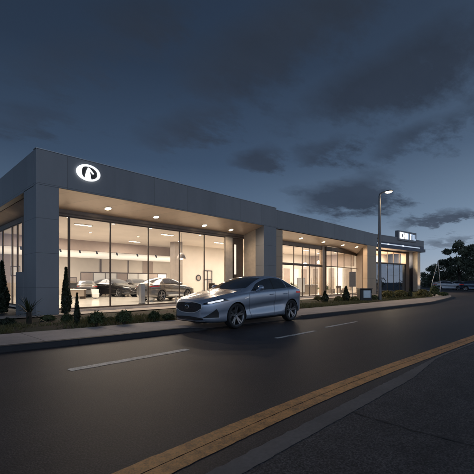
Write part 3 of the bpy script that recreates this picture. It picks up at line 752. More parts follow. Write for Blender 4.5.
shrub(2, 313, 52, 13, 'cone', 'leaf_dark', 'dark broad cypress at the left edge beside the showroom side glazing', n=2600)
shrub(66, 314, 47, 10.5, 'cone', 'leaf_dark', 'tall slim bottle shaped cypress in front of the first showroom window', n=2600)
shrub(77, 324.5, 31, 6.5, 'cone', 'leaf_dark', 'shorter slim cypress just right of the tall bottle shaped cypress', n=1500)
for px, py, h, w, k, m, lab in (
    (67, 323, 9, 10, 'round', 'leaf', 'low round shrub at the foot of the two slim cypresses'),
    (96.5, 325.5, 14, 15, 'loose', 'leaf', 'bushy green shrub right of the slim cypress by the sidewalk'),
    (124, 324, 13.5, 15, 'loose', 'leaf', 'bushy green shrub in the middle of the showroom frontage'),
    (154, 320, 9, 11, 'loose', 'leaf', 'small loose shrub near the nose of the parked car'),
    (168, 319.5, 6, 12, 'round', 'leaf', 'flat ground hugging shrub half behind the car nose'),
    (110, 321, 4, 10, 'round', 'leaf_y', 'tiny yellowish shrub between the two bushy green shrubs'),
    (8, 326, 8, 13, 'loose', 'leaf_dark', 'low dark shrub at the left edge near the sidewalk'),
    (48, 321, 6, 13, 'round', 'leaf', 'low spreading shrub in front of the corner pillar'),
    (318, 301, 5, 8, 'round', 'leaf_y', 'little yellowish shrub left of the entrance shrubs'),
    (338.5, 302, 6, 8, 'round', 'leaf_y', 'yellow green tuft shrub between the two dark entrance shrubs'),
    (354.5, 301.5, 5, 8, 'round', 'leaf_y', 'yellow green tuft shrub left of the utility cabinet'),
    (374, 300, 5, 7, 'round', 'leaf', 'small shrub between utility cabinet and street lamp'),
    (388, 298.5, 8, 13, 'round', 'leaf_y', 'pale clipped shrub right of the street lamp'),
    (400, 298, 8, 13, 'round', 'leaf_y', 'pale clipped shrub left of the dark slim pavilion shrub'),
    (423, 297, 7.5, 12, 'loose', 'leaf_y', 'rounded warm lit shrub beside the pavilion column'),
    (434.5, 296.5, 11, 9, 'loose', 'leaf', 'leafy shrub at the foot of the pale pole frame'),
    (443, 296, 4, 9, 'round', 'leaf', 'low shrub at the tip of the planting bed')):
    shrub(px, py, h, w, k, m, lab, 'shrubs in the frontage bed')
shrub(325, 302, 10.5, 8, 'cone', 'leaf_dark', 'squat dark conical shrub in front of the entrance doors', n=1300)
shrub(346, 301.5, 14.5, 8.5, 'cone', 'leaf_dark', 'taller dark conical shrub in front of the curved glass', n=1500)
shrub(410, 297.5, 9, 5, 'cone', 'leaf_dark', 'dark slim shrub in front of the pavilion glazing', n=900)
# yucca
X, Y = gnd(29, 323, .06); zz = bed_z(X, Y)
t = thing('yucca', 'spiky yucca with upright sword leaves in front of the corner pillar', 'plant', (X, Y, zz))
D = X*FW[0]+Y*FW[1]; hh = 27*D/F_
s = MB(); s.tube([(X, Y, zz-.03), (X, Y, zz+hh*.45)], [.09, .07], 8); s.build('stem', M['bark'], t)
s = MB()
for k in range(46):
    a = rng.uniform(0, 2*PI); el = rng.uniform(-.5, 1.45); ln = rng.uniform(.45, .75)*.9; z0 = zz+hh*(.3+.2*rng.uniform())
    d = Vector((math.cos(a)*math.cos(el), math.sin(a)*math.cos(el), math.sin(el))); sd = d.cross(Vector((0, 0, 1))).normalized()*.022
    p0 = Vector((X, Y, z0)); p1 = p0+d*ln*.55; p2 = p0+d*ln+Vector((0, 0, -.06))
    s.add([p0-sd*.7, p0+sd*.7, p1+sd, p1-sd, p2], [(0, 1, 2, 3), (3, 2, 4)])
s.build('leaves', M['leaf_dark'], t)
# ground cover
n = 16000
gx = rng.uniform(0.5, 44, n)**1.0; gq = []; gf = []
for i in range(n):
    x = gx[i]; yb = interp_y(BACK, x); y = yb+.06+abs(rng.normal(0, 1.))*1.5
    if y > 15: continue
    cl = math.sin(x*1.3)+math.sin(x*.57+y*1.1)+math.sin(x*2.9-y)
    if cl < rng.uniform(-1.2, .9): continue
    z = bed_z(x, y)
    for b in range(3):
        a = rng.uniform(0, 2*PI); h = rng.uniform(.04, .13); w = .012; dx, dy = math.cos(a), math.sin(a); l = rng.normal(0, .04, 2)
        k = len(gq); gq += [(x-dx*w, y-dy*w, z-.01), (x+dx*w, y+dy*w, z-.01), (x+l[0], y+l[1], z+h)]; gf.append((k, k+1, k+2))
        x += rng.normal(0, .03); y += rng.normal(0, .03)
mb = MB(); mb.v = gq; mb.f = gf
tag(mb.build('grass_cover', M['grass']), 'short rough grass and ground cover growing through the bed', 'grass', kind='stuff')
# trees beyond
def tree(px, D, h, cw, lab, kind='broad', n=6600, zc=.35):
    X, Y = at(px, D)
    t = thing('broadleaf_tree', lab, 'tree', (X, Y, -.16), group='trees beyond the car park')
    tr = MB(); tr.tube([(X, Y, -.2), (X+rng.normal(0, .1), Y, h*.3), (X+rng.normal(0, .3), Y+rng.normal(0, .3), h*.7)], [h*.028, h*.02, h*.008], 8)
    cl = []
    for k in range(int(30 if kind == 'broad' else 38)):
        zz = rng.uniform(zc, 1.0)*h; env = math.sin(PI*min(1, max(.12, (zz/h-zc)/(1-zc)*.8+.18)))**.7
        a = rng.uniform(0, 2*PI); rr = cw*env*rng.uniform(.1, .8)**.8
        c = np.array([X+math.cos(a)*rr, Y+math.sin(a)*rr, zz]); cl.append((c, cw*rng.uniform(.15, .30)))
        if k < 16: tr.tube([(X, Y, zz*.6), tuple(c)], [h*.01, h*.003], 5)
    tr.build('trunk', M['bark'], t)
    P = []; N_ = []
    for c, r in cl:
        m_ = n//len(cl); v = rng.normal(size=(m_, 3)); v /= np.linalg.norm(v, axis=1)[:, None]
        P.append(c+v*r*(rng.uniform(.15, 1.1, (m_, 1))**.6)*np.array([1.1, 1.1, .75])); N_.append(v)
    q, fs = leaf_cloud(np.concatenate(P), np.concatenate(N_), .013*h+.06, .9)
    foliage('crown', q, fs, M['leaf_tree'], t)
tree(459, 62, 8.3, 2.9, 'tallest dark tree with a ragged high crown right of the pavilion', 'palm', 7600, .42)
tree(476, 60, 7.6, 3.0, 'big dark tree cut by the right edge of the view')
tree(444, 66, 5.4, 2.5, 'rounded dark tree between the pavilion and the tallest tree')
tree(434, 72, 4.6, 2.7, 'low dark tree just behind the pavilion wall')
tree(467, 74, 6.0, 3.8, 'wide low tree behind the tallest tree', zc=.15)
tree(452, 80, 4.9, 4.0, 'broad low tree in the rear row of the car park', zc=.12)
for px, D, h, w, lab in ((492, 66, 7, 3.4, 'tree right of the view'), (515, 70, 8, 3.8, 'tree right of the view'), (540, 64, 7, 3.5, 'tree right of the view'), (424, 84, 5.5, 4, 'tree hidden behind the pavilion')):
    pass
# hedge mass along the car park edge, plus unseen added bushes
P = []; N_ = []
for k in range(110):
    px = rng.uniform(418, 560); D = rng.uniform(84, 92); X, Y = at(px, D); r = rng.uniform(1.2, 2.4); c = np.array([X, Y, rng.uniform(.3, 2.2)])
    v = rng.normal(size=(90, 3)); v /= np.linalg.norm(v, axis=1)[:, None]; P.append(c+v*r*rng.uniform(.3, 1.05, (90, 1))); N_.append(v)
for k in range(80):  # unseen bushes added only to reflect in the pavilion glass
    c = np.array([rng.uniform(62, 150), rng.uniform(-28, -14), rng.uniform(.2, 1.8)]); r = rng.uniform(1.2, 2.4)
    v = rng.normal(size=(90, 3)); v /= np.linalg.norm(v, axis=1)[:, None]; P.append(c+v*r*rng.uniform(.3, 1.05, (90, 1))); N_.append(v)
P = np.concatenate(P); P[:, 2] = np.maximum(P[:, 2], -.1)
q, fs = leaf_cloud(P, np.concatenate(N_), .24, .8)
me = bpy.data.meshes.new('far_wood'); me.from_pydata([tuple(v) for v in q], [], fs); me.materials.append(M['leaf_tree'])
o = bpy.data.objects.new('far_wood', me); C.objects.link(o); tag(o, 'dark mass of far bushes and trees closing the car park', 'wood', kind='stuff')
# ------------------------------------------------------------------ utility cabinet, sign board, pole frame
X, Y = gnd(364.6, 301.5, .05); D = X*FW[0]+Y*FW[1]; w = 12.4*D/F_; hh = 13.2*D/F_
t = thing('utility_cabinet', 'black utility cabinet with a pale blue front panel beside the street lamp', 'cabinet', (X, Y, .05), R(-40))
def lbox(name, m, a, p, bev=0):
    mb = MB(); mb.box(*a); me = mb.build(name, m, None, bevel=bev); me.parent = p; return me
lbox('cabinet', M['black'], (-w*.5, w*.5, -.22, .25, .0, hh*.92), t, .02)
lbox('front_panel', mat('pale_blue_panel', (.35, .42, .50), .35, emis=(.5, .7, .9), es=.10), (-w*.22, w*.36, -.235, -.222, hh*.3, hh*.84), t)  # faint emission brightens the panel, which is no lamp
lbox('lid', M['black'], (-w*.53, w*.53, -.25, .28, hh*.925, hh), t, .015)
lbox('handle', M['steel'], (w*.38, w*.41, -.25, -.222, hh*.45, hh*.65), t)
X, Y = gnd(352.5, 299.5, .02); D = X*FW[0]+Y*FW[1]
t = thing('sign_board', 'plain taupe grey notice board on a slim post before the curved glass', 'sign', (X, Y, .02), R(-46))
z0, z1 = H-5*D/F_, H+10*D/F_; w = 6.6*D/F_/2
lbox('board', M['column'], (-w, w, -.03, .03, z0, z1), t, .01)
mb = MB(); mb.tube([(0, .05, -.1), (0, .05, z1-.1)], .03, 8); o = mb.build('post', M['pole']); o.parent = t
X, Y = gnd(436.5, 295.2, 0); D = X*FW[0]+Y*FW[1]
t = thing('pole_frame', 'pale slender A shaped pole frame standing by the end of the bed', 'sculpture', (X, Y, 0), R(-46))
sc = D/F_
for a, b in (((-4.5, 12), (1.5, 34)), ((4., 9), (1.5, 34)), ((-5, 2), (-4.5, 12)), ((3.2, 1), (4., 9))):
    mb = MB(); mb.tube([(a[0]*sc, 0, a[1]*sc), (b[0]*sc, 0, b[1]*sc)], .028, 8); o = mb.build('pole', M['steel']); o.parent = t
mb = MB(); mb.tube([(-4.2*sc, 0, 13*sc), (3.6*sc, 0, 13*sc)], .025, 8); o = mb.build('cross_bar', M['white']); o.parent = t
# ------------------------------------------------------------------ car
def pchip(xs, ys):
    xs = np.array(xs, float); ys = np.array(ys, float); h = np.diff(xs); d = np.diff(ys)/h; m = np.zeros(len(xs))
    m[0], m[-1] = d[0], d[-1]
    for i in range(1, len(xs)-1):
        if d[i-1]*d[i] > 0:
            w1, w2 = 2*h[i]+h[i-1], h[i]+2*h[i-1]; m[i] = (w1+w2)/(w1/d[i-1]+w2/d[i])
    def f(x):
        x = min(max(x, xs[0]), xs[-1]); i = min(max(int(np.searchsorted(xs, x))-1, 0), len(h)-1)
        t = (x-xs[i])/h[i]
        return (2*t**3-3*t**2+1)*ys[i]+(t**3-2*t**2+t)*h[i]*m[i]+(-2*t**3+3*t**2)*ys[i+1]+(t**3-t**2)*h[i]*m[i+1]
    return f
XN = -2.36
fw_ = pchip([XN, -2.31, -2.22, -2.05, -1.8, -1.3, 0, 1.5, 2.0, 2.22, 2.33, 2.38], [.50, .63, .735, .825, .88, .915, .915, .925, .875, .77, .62, .5])
fzb = pchip([XN, -2.31, -2.2, -1.9, -1.2, 1.5, 2.0, 2.25, 2.38], [.30, .245, .21, .19, .18, .18, .24, .30, .38])
fzt = pchip([XN, -2.31, -2.22, -2.05, -1.7, -1.3, -1.0, -.86, -.6, -.3, .0, .25, .5, .75, 1.1, 1.5, 1.85, 2.1, 2.25, 2.34, 2.38],
            [.765, .83, .88, .925, .995, 1.065, 1.11, 1.145, 1.25, 1.375, 1.475, 1.54, 1.572, 1.58, 1.555, 1.46, 1.325, 1.225, 1.19, 1.11, .98])
fzs = pchip([XN, -2.31, -2.2, -1.9, -1.3, -.7, 0, .8, 1.5, 1.9, 2.2, 2.33, 2.38], [.70, .745, .79, .865, .965, 1.025, 1.065, 1.095, 1.125, 1.115, 1.075, .99, .89])
fye = pchip([XN, -2.2, -1.8, -1.3, -.75, -.4, .0, .4, .8, 1.3, 1.8, 2.1, 2.38], [.36, .56, .68, .75, .775, .725, .655, .61, .595, .575, .555, .6, .4])
fcr = pchip([XN, -2, -1.2, -.7, -.2, .3, 1, 1.7, 2.1, 2.38], [.015, .03, .04, .05, .045, .05, .055, .05, .04, .02])
fdl = pchip([XN, -1.9, -1.5, -.9, 0, .9, 1.2, 1.9, 2.38], [0, 0, .0, .03, .055, .045, .005, .0, 0])       # scallop in the doors
def section(x):
    w, zb, zt, zs, ye, cr, dl = (f(x) for f in (fw_, fzb, fzt, fzs, fye, fcr, fdl))
    ze = max(zt-cr, zs+.012); ye = min(ye, w*.9)
    p6 = (w*.955, zs); p9 = (ye, ze)
    L = lambda t, b=0: (p6[0]+(p9[0]-p6[0])*t + b, p6[1]+(p9[1]-p6[1])*t + b*.4)
    hgt = zs-zb; cf = .60+.035*x
    hd = .016*max(0., min(1., (-.95-x)/.4))*max(0., min(1., (x+2.3)/.3))
    return [(0, zb), (w*.5, zb), (w*.82, zb+.005), (w*.965, zb+.06), (w*.992, zb+.20*hgt), (w*.985-dl, zb+(cf-.17)*hgt), (w*.990-dl*.75, zb+(cf-.035)*hgt), (w*1.003, zb+(cf+.015)*hgt),
            (w*1.0, zb+.82*hgt), (w*.995, zb+.91*hgt), (w*.985, zs-.018), p6, L(.07, -.008), L(.5, .022), L(.9, .008), (p9[0], p9[1]+hd), (ye*.93, ze+.3*(zt-ze)+hd*.2), (ye*.7, ze+.66*(zt-ze)-hd*.5), (ye*.36, ze+.93*(zt-ze)+hd*.3), (0, zt)]
def build_body():
    xs = sorted(set([XN, -2.345, -2.31, -2.26, -2.2, -2.12, -2.05] + list(np.arange(-1.95, 2.1, .1)) + [2.1, 2.18, 2.25, 2.3, 2.34, 2.37, 2.38]))
    V = []; NS = 20; rows = []
    for x in xs:
        s = section(x); ring = [(x, -y, z) for y, z in s] + [(x, y, z) for y, z in s[-2:0:-1]]
        rows.append(ring)
    n = len(rows[0]); fs = []
    for r_ in rows: V += r_
    for i in range(len(rows)-1):
        fs += [(i*n+k, i*n+(k+1) % n, (i+1)*n+(k+1) % n, (i+1)*n+k) for k in range(n)]
    # bulge the nose and tail in plan before capping with strip quads
    for base, rev in ((0, 1), ((len(rows)-1)*n, 0)):
        h_ = NS-1
        for k in range(h_):
            a, b, c, d = base+k, base+k+1, base+(n-k-1) % n, base+(n-k) % n
            f = (a, b, c, d) if k else (base, base+1, base+n-1)
            if k == h_-1: f = (base+k, base+k+1, base+(n-k) % n)
            fs.append(f if rev else tuple(reversed(f)))
    me = bpy.data.meshes.new('car_body'); me.from_pydata(V, [], fs)
    bm = bmesh.new(); bm.from_mesh(me); bmesh.ops.recalc_face_normals(bm, faces=bm.faces)
    for f in bm.faces: f.smooth = True
    bm.to_mesh(me); bm.free()
    o = bpy.data.objects.new('body_tmp', me); C.objects.link(o); me.materials.append(M['paint'])
    ss = o.modifiers.new('s', 'SUBSURF'); ss.levels = 2; ss.render_levels = 2
    dg = bpy.context.evaluated_depsgraph_get(); e = o.evaluated_get(dg)
    full = bpy.data.meshes.new_from_object(e)
    bv = BVHTree.FromPolygons([v.co.copy() for v in full.vertices], [tuple(p.vertices) for p in full.polygons])
    cut = MB()
    for wx in (WX0, WX1):
        for sg in (-1, 1):
            cut.lathe([(0, sg*.60), (.405, sg*.60), (.405, sg*1.2), (0, sg*1.2)], (wx, 0, .372), 'Y', 56)
    co = cut.build('cut_tmp', M['black'], None)
    b = o.modifiers.new('b', 'BOOLEAN'); b.operation = 'DIFFERENCE'; b.object = co; b.solver = 'EXACT'
    try: b.material_mode = 'TRANSFER'
    except Exception: pass
    dg.update(); dg = bpy.context.evaluated_depsgraph_get(); e = o.evaluated_get(dg)
    fin = bpy.data.meshes.new_from_object(e)
    fin.name = 'car_body'
    bpy.data.objects.remove(o); bpy.data.objects.remove(co)
    for p in fin.polygons: p.use_smooth = True
    fin.set_sharp_from_angle(angle=R(32))
    return fin, bv
WX0, WX1 = -1.26, 1.49
BODY, BVH = build_body()
def cast(o, d):
    h = BVH.ray_cast(Vector(o), Vector(d).normalized()); return (h[0], h[1]) if h[0] is not None else (None, None)
def proj(fn_pts, nu, nv, direction, off=.004):
    """fn_pts(i,j)-> point far outside; cast along direction; missed rays reuse the neighbour"""
    out = []; last = None
    for i in range(nu):
        for j in range(nv):
            o = Vector(fn_pts(i/(nu-1), j/(nv-1))); p, nn = cast(o, direction)
            if p is None: p, nn = last if last else (o, Vector(direction)*-1)
            if nn.dot(Vector(direction)) > 0: nn = -nn
            last = (p, nn); out.append(p+nn*off)
    return MB().grid(out, nu, nv)
def side(x0, x1, lo, hi, sg=-1, nu=24, nv=8, off=.004):
    return proj(lambda u, v: (x0+(x1-x0)*u, sg*3, lo(x0+(x1-x0)*u)+(hi(x0+(x1-x0)*u)-lo(x0+(x1-x0)*u))*v), nu, nv, (0, -sg, 0), off)
def front(y0, y1, lo, hi, nu=24, nv=8, off=.004, sx=1):
    return proj(lambda u, v: (-5*sx, y0+(y1-y0)*u, lo(y0+(y1-y0)*u)+(hi(y0+(y1-y0)*u)-lo(y0+(y1-y0)*u))*v), nu, nv, (sx, 0, 0), off)
def diag(u0, u1, lo, hi, sg=-1, nu=18, nv=6, off=.005, rear=False, ang=45):
    ca, sa = math.cos(R(ang)), math.sin(R(ang)); sx = -1 if rear else 1
    d = (sx*ca, -sg*sa, 0); ua = (sx*sa, sg*ca, 0)
    def fp(u, v):
        q = u0+(u1-u0)*u; z = lo(q)+(hi(q)-lo(q))*v
        return (ua[0]*q-d[0]*5, ua[1]*q-d[1]*5, z)
    return proj(fp, nu, nv, d, off)
def line_side(pts, w, sg=-1, off=.0035):       # thin strip following a side polyline
    pts = [Vector((x, 0, z)) for x, z in pts]; mb = MB(); out = []
    dense = []
    for a, b in zip(pts[:-1], pts[1:]):
        k = max(2, int((b-a).length/.04)); dense += [a.lerp(b, i/k) for i in range(k)]
    dense.append(pts[-1])
    for i, p in enumerate(dense):
        t = (dense[min(i+1, len(dense)-1)]-dense[max(i-1, 0)]).normalized(); nrm = Vector((-t.z, 0, t.x))*w/2
        for s_ in (-1, 1):
            q = p+nrm*s_; h, nn = cast((q.x, sg*3, q.z), (0, -sg, 0))
            if h is None: h, nn = Vector((q.x, sg*.8, q.z)), Vector((0, sg, 0))
            if nn.y*sg < 0: nn = -nn
            out.append(h+nn*off)
    return MB().grid(out, len(dense), 2)
def top_strip(xs_f, nu, nv, off=.004):
    return proj(lambda u, v: (*xs_f(u, v), 4), nu, nv, (0, 0, -1), off)
def local(mb, name, m, p, smooth=True):
    o = mb.build(name, m, None, smooth=smooth); o.parent = p; return o
def ze_(x): return max(fzt(x)-fcr(x), fzs(x)+.012)
def wheel_meshes():
    r, w = .372, .24
    ty = MB().lathe([(r-.085, -w/2+.01), (r-.05, -w/2), (r-.015, -w/2+.015), (r, -w/2+.05), (r, w/2-.05), (r-.015, w/2-.015), (r-.05, w/2), (r-.085, w/2-.01), (r-.094, 0), (r-.085, -w/2+.01)], axis='Y', n=48)
    rm = MB().lathe([(r-.08, -w/2+.012), (r-.096, -w/2+.02), (r-.112, -w/2+.05), (r-.118, w/2-.02)], axis='Y', n=48)
    rm.lathe([(0, -.035), (.05, -.06), (.065, -.055), (.07, .02), (0, .02)], axis='Y', n=20)
    rm.lathe([(.06, .015), (.17, .02), (.17, .04), (.06, .04)], axis='Y', n=32)
    for k in range(5):
        for dv in (-.16, .16):
            a = 2*PI*k/5 + PI/2; a1 = a+dv
            p0 = Vector((math.cos(a+dv*.35)*.05, 0, math.sin(a+dv*.35)*.05)); p1 = Vector((math.cos(a1)*(r-.10), 0, math.sin(a1)*(r-.10)))
            t = (p1-p0).normalized(); s_ = Vector((-t.z, 0, t.x))
            v = []
            for p, hw, y0, y1 in ((p0, .028, -.055, -.02), (p1, .02, -w/2+.03, -w/2+.065)):
                v += [p+s_*hw+Vector((0, y0, 0)), p-s_*hw+Vector((0, y0, 0)), p-s_*hw*1.2+Vector((0, y1, 0)), p+s_*hw*1.2+Vector((0, y1, 0))]
            rm.add(v, [(0, 1, 5, 4), (1, 2, 6, 5), (2, 3, 7, 6), (3, 0, 4, 7), (0, 3, 2, 1), (4, 5, 6, 7)])
    return ty, rm
def make_car(name, label, group=None):
    c = thing(name, label, 'car', group=group)
    bo = bpy.data.objects.new('body', BODY); C.objects.link(bo); bo.parent = c
    # glass
    top = lambda x: ze_(x)-.05; bot = lambda x: fzs(x)+.035
    for sg in (-1, 1):
        def hi(x): return max(bot(x)+.004, min(top(x), bot(x)+.62*(x+.62)))
        def hi3(x): return max(bot(x)+.004, min(top(x), bot(x)+.6*(1.86-x)))
        local(side(-.585, .50, bot, hi, sg), 'side_window', M['carglass'], c)
        local(side(.56, 1.22, bot, hi3, sg), 'side_window', M['carglass'], c)
        local(side(1.27, 1.85, bot, hi3, sg), 'quarter_window', M['carglass'], c)
        local(side(.502, .558, bot, top, sg, 4, 6), 'door_pillar_trim', M['black'], c)
        local(line_side([(-.60, bot(-.6)-.008)]+[(x, bot(x)-.008) for x in np.arange(-.5, 1.86, .1)], .016, sg), 'window_trim', M['chrome'], c)
        seam = MB()
        for pts in ([(-.72, 1.0), (-.74, .78), (-.70, .5), (-.62, .29), (.5, .265), (.53, .5), (.53, 1.09)], [(.53, .265), (1.0, .28), (1.12, .42), (1.28, .75), (1.26, 1.11)], [(-.62, .262), (1.0, .262)]):
            m_ = line_side(pts, .009, sg); seam.add(m_.v, m_.f)
        local(seam, 'door_seam', M['seam'], c)
        for hx in (.36, 1.08):
            p, nn = cast((hx, sg*3, .955), (0, -sg, 0))
            mb = MB(); mb.tube([p+Vector((-.10, 0, 0)), p+Vector((-.08, sg*.03, 0)), p+Vector((.08, sg*.03, .004)), p+Vector((.10, 0, .004))], .013, 8)
            local(mb, 'door_handle', M['paint'], c)
        # fender vent accent
        local(line_side([(-.94, .86), (-.82, .89), (-.76, .905)], .022, sg), 'fender_vent', M['chrome'], c)
        # sill
        local(side(-.82, 1.05, lambda x: .205, lambda x: .255, sg, 20, 3, .012), 'sill_trim', M['black'], c)
        # mirror
        mb = MB(); mb.lathe([(0, -.115), (.055, -.105), (.09, -.06), (.1, 0), (.085, .07), (.05, .11), (0, .12)], n=16)
        mb.v = [(-.34+v[0]*.85-.25*v[2], sg*(1.01+v[2]*1.12), 1.17+v[1]*.95) for v in mb.v]
        mb.tube([(-.36, sg*.86, 1.09), (-.36, sg*.95, 1.12)], [.035, .03], 8)
        mo = local(mb, 'mirror', M['paint'], c)
        # headlight
        hl = local(diag(-1.20, -.48, lambda q: .715+.115*(q+1.20)/.72, lambda q: .765+.125*min(1, (q+1.20)/.52)-.055*max(0, (q+.68)/.20), sg, 26, 6), 'headlight', M['carglass'], c)
        local(diag(-1.08, -.66, lambda q: .75+.07*(q+1.08)/.42+.006*math.sin(q*34), lambda q: .785+.085*(q+1.08)/.42, sg, 24, 3, .009), 'headlight_lens', M['drl'], hl)
        # corner intake
        local(diag(-1.20, -.78, lambda q: .36+.02*abs(q+1.0), lambda q: .39+.27*max(0., (q+1.20)/.42)**1.3*max(0., min(1, (-.74-q)/.10)), sg, 14, 5, .005), 'corner_intake', M['black'], c)
        local(diag(-1.22, -.76, lambda q: .352, lambda q: .366, sg, 14, 2, .012), 'intake_trim', M['satin'], c)
        # tail light
        local(diag(-1.25, -.60, lambda q: .955+.02*(q+1.2), lambda q: 1.01+.05*(q+1.2), sg, 14, 4, .005, True), 'tail_light', M['redlamp'], c)
    # windscreens
    local(top_strip(lambda u, v: ((-.90+.20*(2*v-1)**2)*(1-u)+.10*u, (2*v-1)*.93*fye((-.90+.20*(2*v-1)**2)*(1-u)+.10*u)), 14, 22), 'windscreen', M['carglass'], c)
    local(top_strip(lambda u, v: (1.30+u*.72, (2*v-1)*.9*fye(1.3+u*.72)), 12, 18), 'rear_window', M['carglass'], c)
    # hood shut line creases
    for sg in (-1, 1):
        m_ = top_strip(lambda u, v: (-2.08+u*1.30, sg*(.50+.12*u+.008*v)), 26, 2, .003); local(m_, 'hood_seam', M['seam'], c)
    # grille
    glo = lambda y: .495+.13*(abs(y)/.56)**3; ghi = lambda y: .785-.03*(y/.56)**2-.03*(abs(y)/.56)**6
    g = local(front(-.56, .56, glo, ghi, 34, 10, .004), 'grille', MG, c)
    fr = MB()
    ys = np.linspace(-.575, .575, 44)
    for f, s_ in ((ghi, 1), (glo, -1)):
        out = []
        for y in ys:
            yy = max(-.56, min(.56, y))
            for dz in (0, .022*s_):
                p, nn = cast((-5, y, f(yy)+dz), (1, 0, 0)); p = p if p else Vector((XN+.2, y, f(yy))); out.append(p+Vector((-.014, 0, 0)))
        fr.grid(out, len(ys), 2)
    for sg in (-1, 1):
        out = []
        for z in np.linspace(glo(.56), ghi(.56), 8):
            for dy in (0, .022):
                p, nn = cast((-5, sg*(.56+dy), z), (1, 0, 0)); p = p if p else Vector((XN+.2, sg*.56, z)); out.append(p+Vector((-.013, 0, 0)))
        fr.grid(out, 8, 2)
    local(fr, 'grille_frame', M['satin'], g)
    em = MB(); N = 32; out = []
    for k in range(N+1):
        a = 2*PI*k/N; out += [(XN-.035, .088*math.cos(a), .655+.055*math.sin(a)), (XN-.04, .068*math.cos(a), .655+.038*math.sin(a))]
    em.grid(out, N+1, 2); em.add([(XN-.04, -.03, .615), (XN-.04, .03, .615), (XN-.04, .008, .688), (XN-.04, -.008, .688)], [(0, 1, 2, 3)])
    em.tube([(XN+.02, 0, .655), (XN-.034, 0, .655)], .03, 12)
    local(em, 'emblem', M['chrome'], g)
    local(front(-.60, .60, lambda y: .285+.02*(abs(y)/.6)**2, lambda y: .385-.035*(abs(y)/.6)**2, 30, 5, .004), 'lower_intake', M['black'], c)
    local(front(-.66, .66, lambda y: .235, lambda y: .262, 30, 3, .02), 'front_splitter', M['black'], c)
    local(front(-.64, .64, lambda y: .266, lambda y: .279, 30, 2, .016), 'bumper_trim', M['satin'], c)
    # rear plate recess and bumper
    local(front(-.35, .35, lambda y: .68, lambda y: .82, 12, 4, .004, -1), 'plate_recess', M['black'], c)
    # wheels
    for wx in (WX0, WX1):
        for sg in (-1, 1):
            w = bpy.data.objects.new('wheel', WHEEL[0]); C.objects.link(w); w.parent = c; w.location = (wx, sg*.79, .372)
            if sg > 0: w.rotation_euler = (0, 0, PI)
            t_ = bpy.data.objects.new('tyre', WHEEL[1]); C.objects.link(t_); t_.parent = w
    return c
def grille_mat():
    m, nt, p, o = new_mat('black_mesh_grille')
    tc = nt.nodes.new('ShaderNodeTexCoord').outputs['Object']
    v = nt.nodes.new('ShaderNodeTexVoronoi'); v.feature = 'DISTANCE_TO_EDGE'; v.inputs['Scale'].default_value = 34; nt.links.new(tc, v.inputs['Vector'])
    nt.links.new(ramp(nt, v.outputs['Distance'], [(.03, (.05, .05, .055)), (.12, (.004, .004, .005))]), p.inputs['Base Color'])
    p.inputs['Roughness'].default_value = .3; bump(nt, p, v.outputs['Distance'], 1., .02)
    return m
MG = grille_mat()
ty, rm = wheel_meshes()
o1 = rm.build('wheel_tmp', M['rim'], smooth=True); o2 = ty.build('tyre_tmp', M['rubber'], smooth=True)
WHEEL = (o1.data, o2.data); bpy.data.objects.remove(o1); bpy.data.objects.remove(o2)
CAR = make_car('parked_car', 'blue grey fastback car parked at the kerb in front of the showroom')
CAR.location = (8.47, 7.87, 0); CAR.rotation_euler = (0, 0, R(.6))
def car_copy(loc, rz, paint, label, group, sc=(1, 1, 1)):
    c = copy_tree(CAR); c.name = 'parked_car' ; c.location = loc; c.rotation_euler = (0, 0, rz); c.scale = sc
    c['label'] = label; c['group'] = group
    for ch in c.children:
        if ch.name.split('.')[0] in ('body', 'door_handle', 'mirror'):
            ch.material_slots[0].link = 'OBJECT'; ch.material_slots[0].material = M[paint]
        if ch.name.split('.')[0] == 'headlight':
            for g in ch.children: g.material_slots[0].link = 'OBJECT'; g.material_slots[0].material = M['white']
    return c
g = 'cars displayed in the showroom'
def vang(px): dx, dy = ray(px); return math.atan2(dy, dx)
for px, D, rot, pt, lab, sc in (
    (86, 31.5, R(180)+0, 'paint_silver', 'silver car at far left of the showroom seen end on', (1, 1, .95)),
    (99, 35.0, R(-70), 'paint_dark', 'dark car with domed roof behind the silver car at left', (1, 1, 1.06)),
    (117, 32.0, R(40), 'paint_dark', 'dark car facing the road near the first window mullion', (1, 1, 1.06)),
    (106, 36.5, R(60), 'paint_taupe', 'taupe car half hidden behind the dark car at the first mullion', (1, 1, 1.06)),
    (151, 35.5, R(-60), 'paint_dark', 'dark car behind the pedestal at the back of the showroom', (1, 1, 1.06)),
    (138, 33.0, R(25), 'paint_taupe', 'taupe car right of the centre in the showroom rear row', (1, 1, 1.06)),
    (167, 25.3, R(138), 'paint_silver', 'silver car beside the taupe column nose toward the right', (1, 1, 1.05))):
    x, y = at(px, D); a = vang(px)
    car_copy((x, y, .02), a + (rot if rot != R(180) else PI), pt, lab, g, sc)
g = 'cars in the far car park'
for px, D, rot, pt, lab in ((449, 58, R(95), 'paint_white', 'pale car in the far car park behind the pole frame'), (463, 62, R(92), 'paint_white', 'white car in the far car park in front of the tallest tree'), (478, 52, R(88), 'paint_navy', 'blue car cut by the right edge of the view in the far car park')):
    x, y = at(px, D); car_copy((x, y, -.0), vang(px)+rot, pt, lab, g)
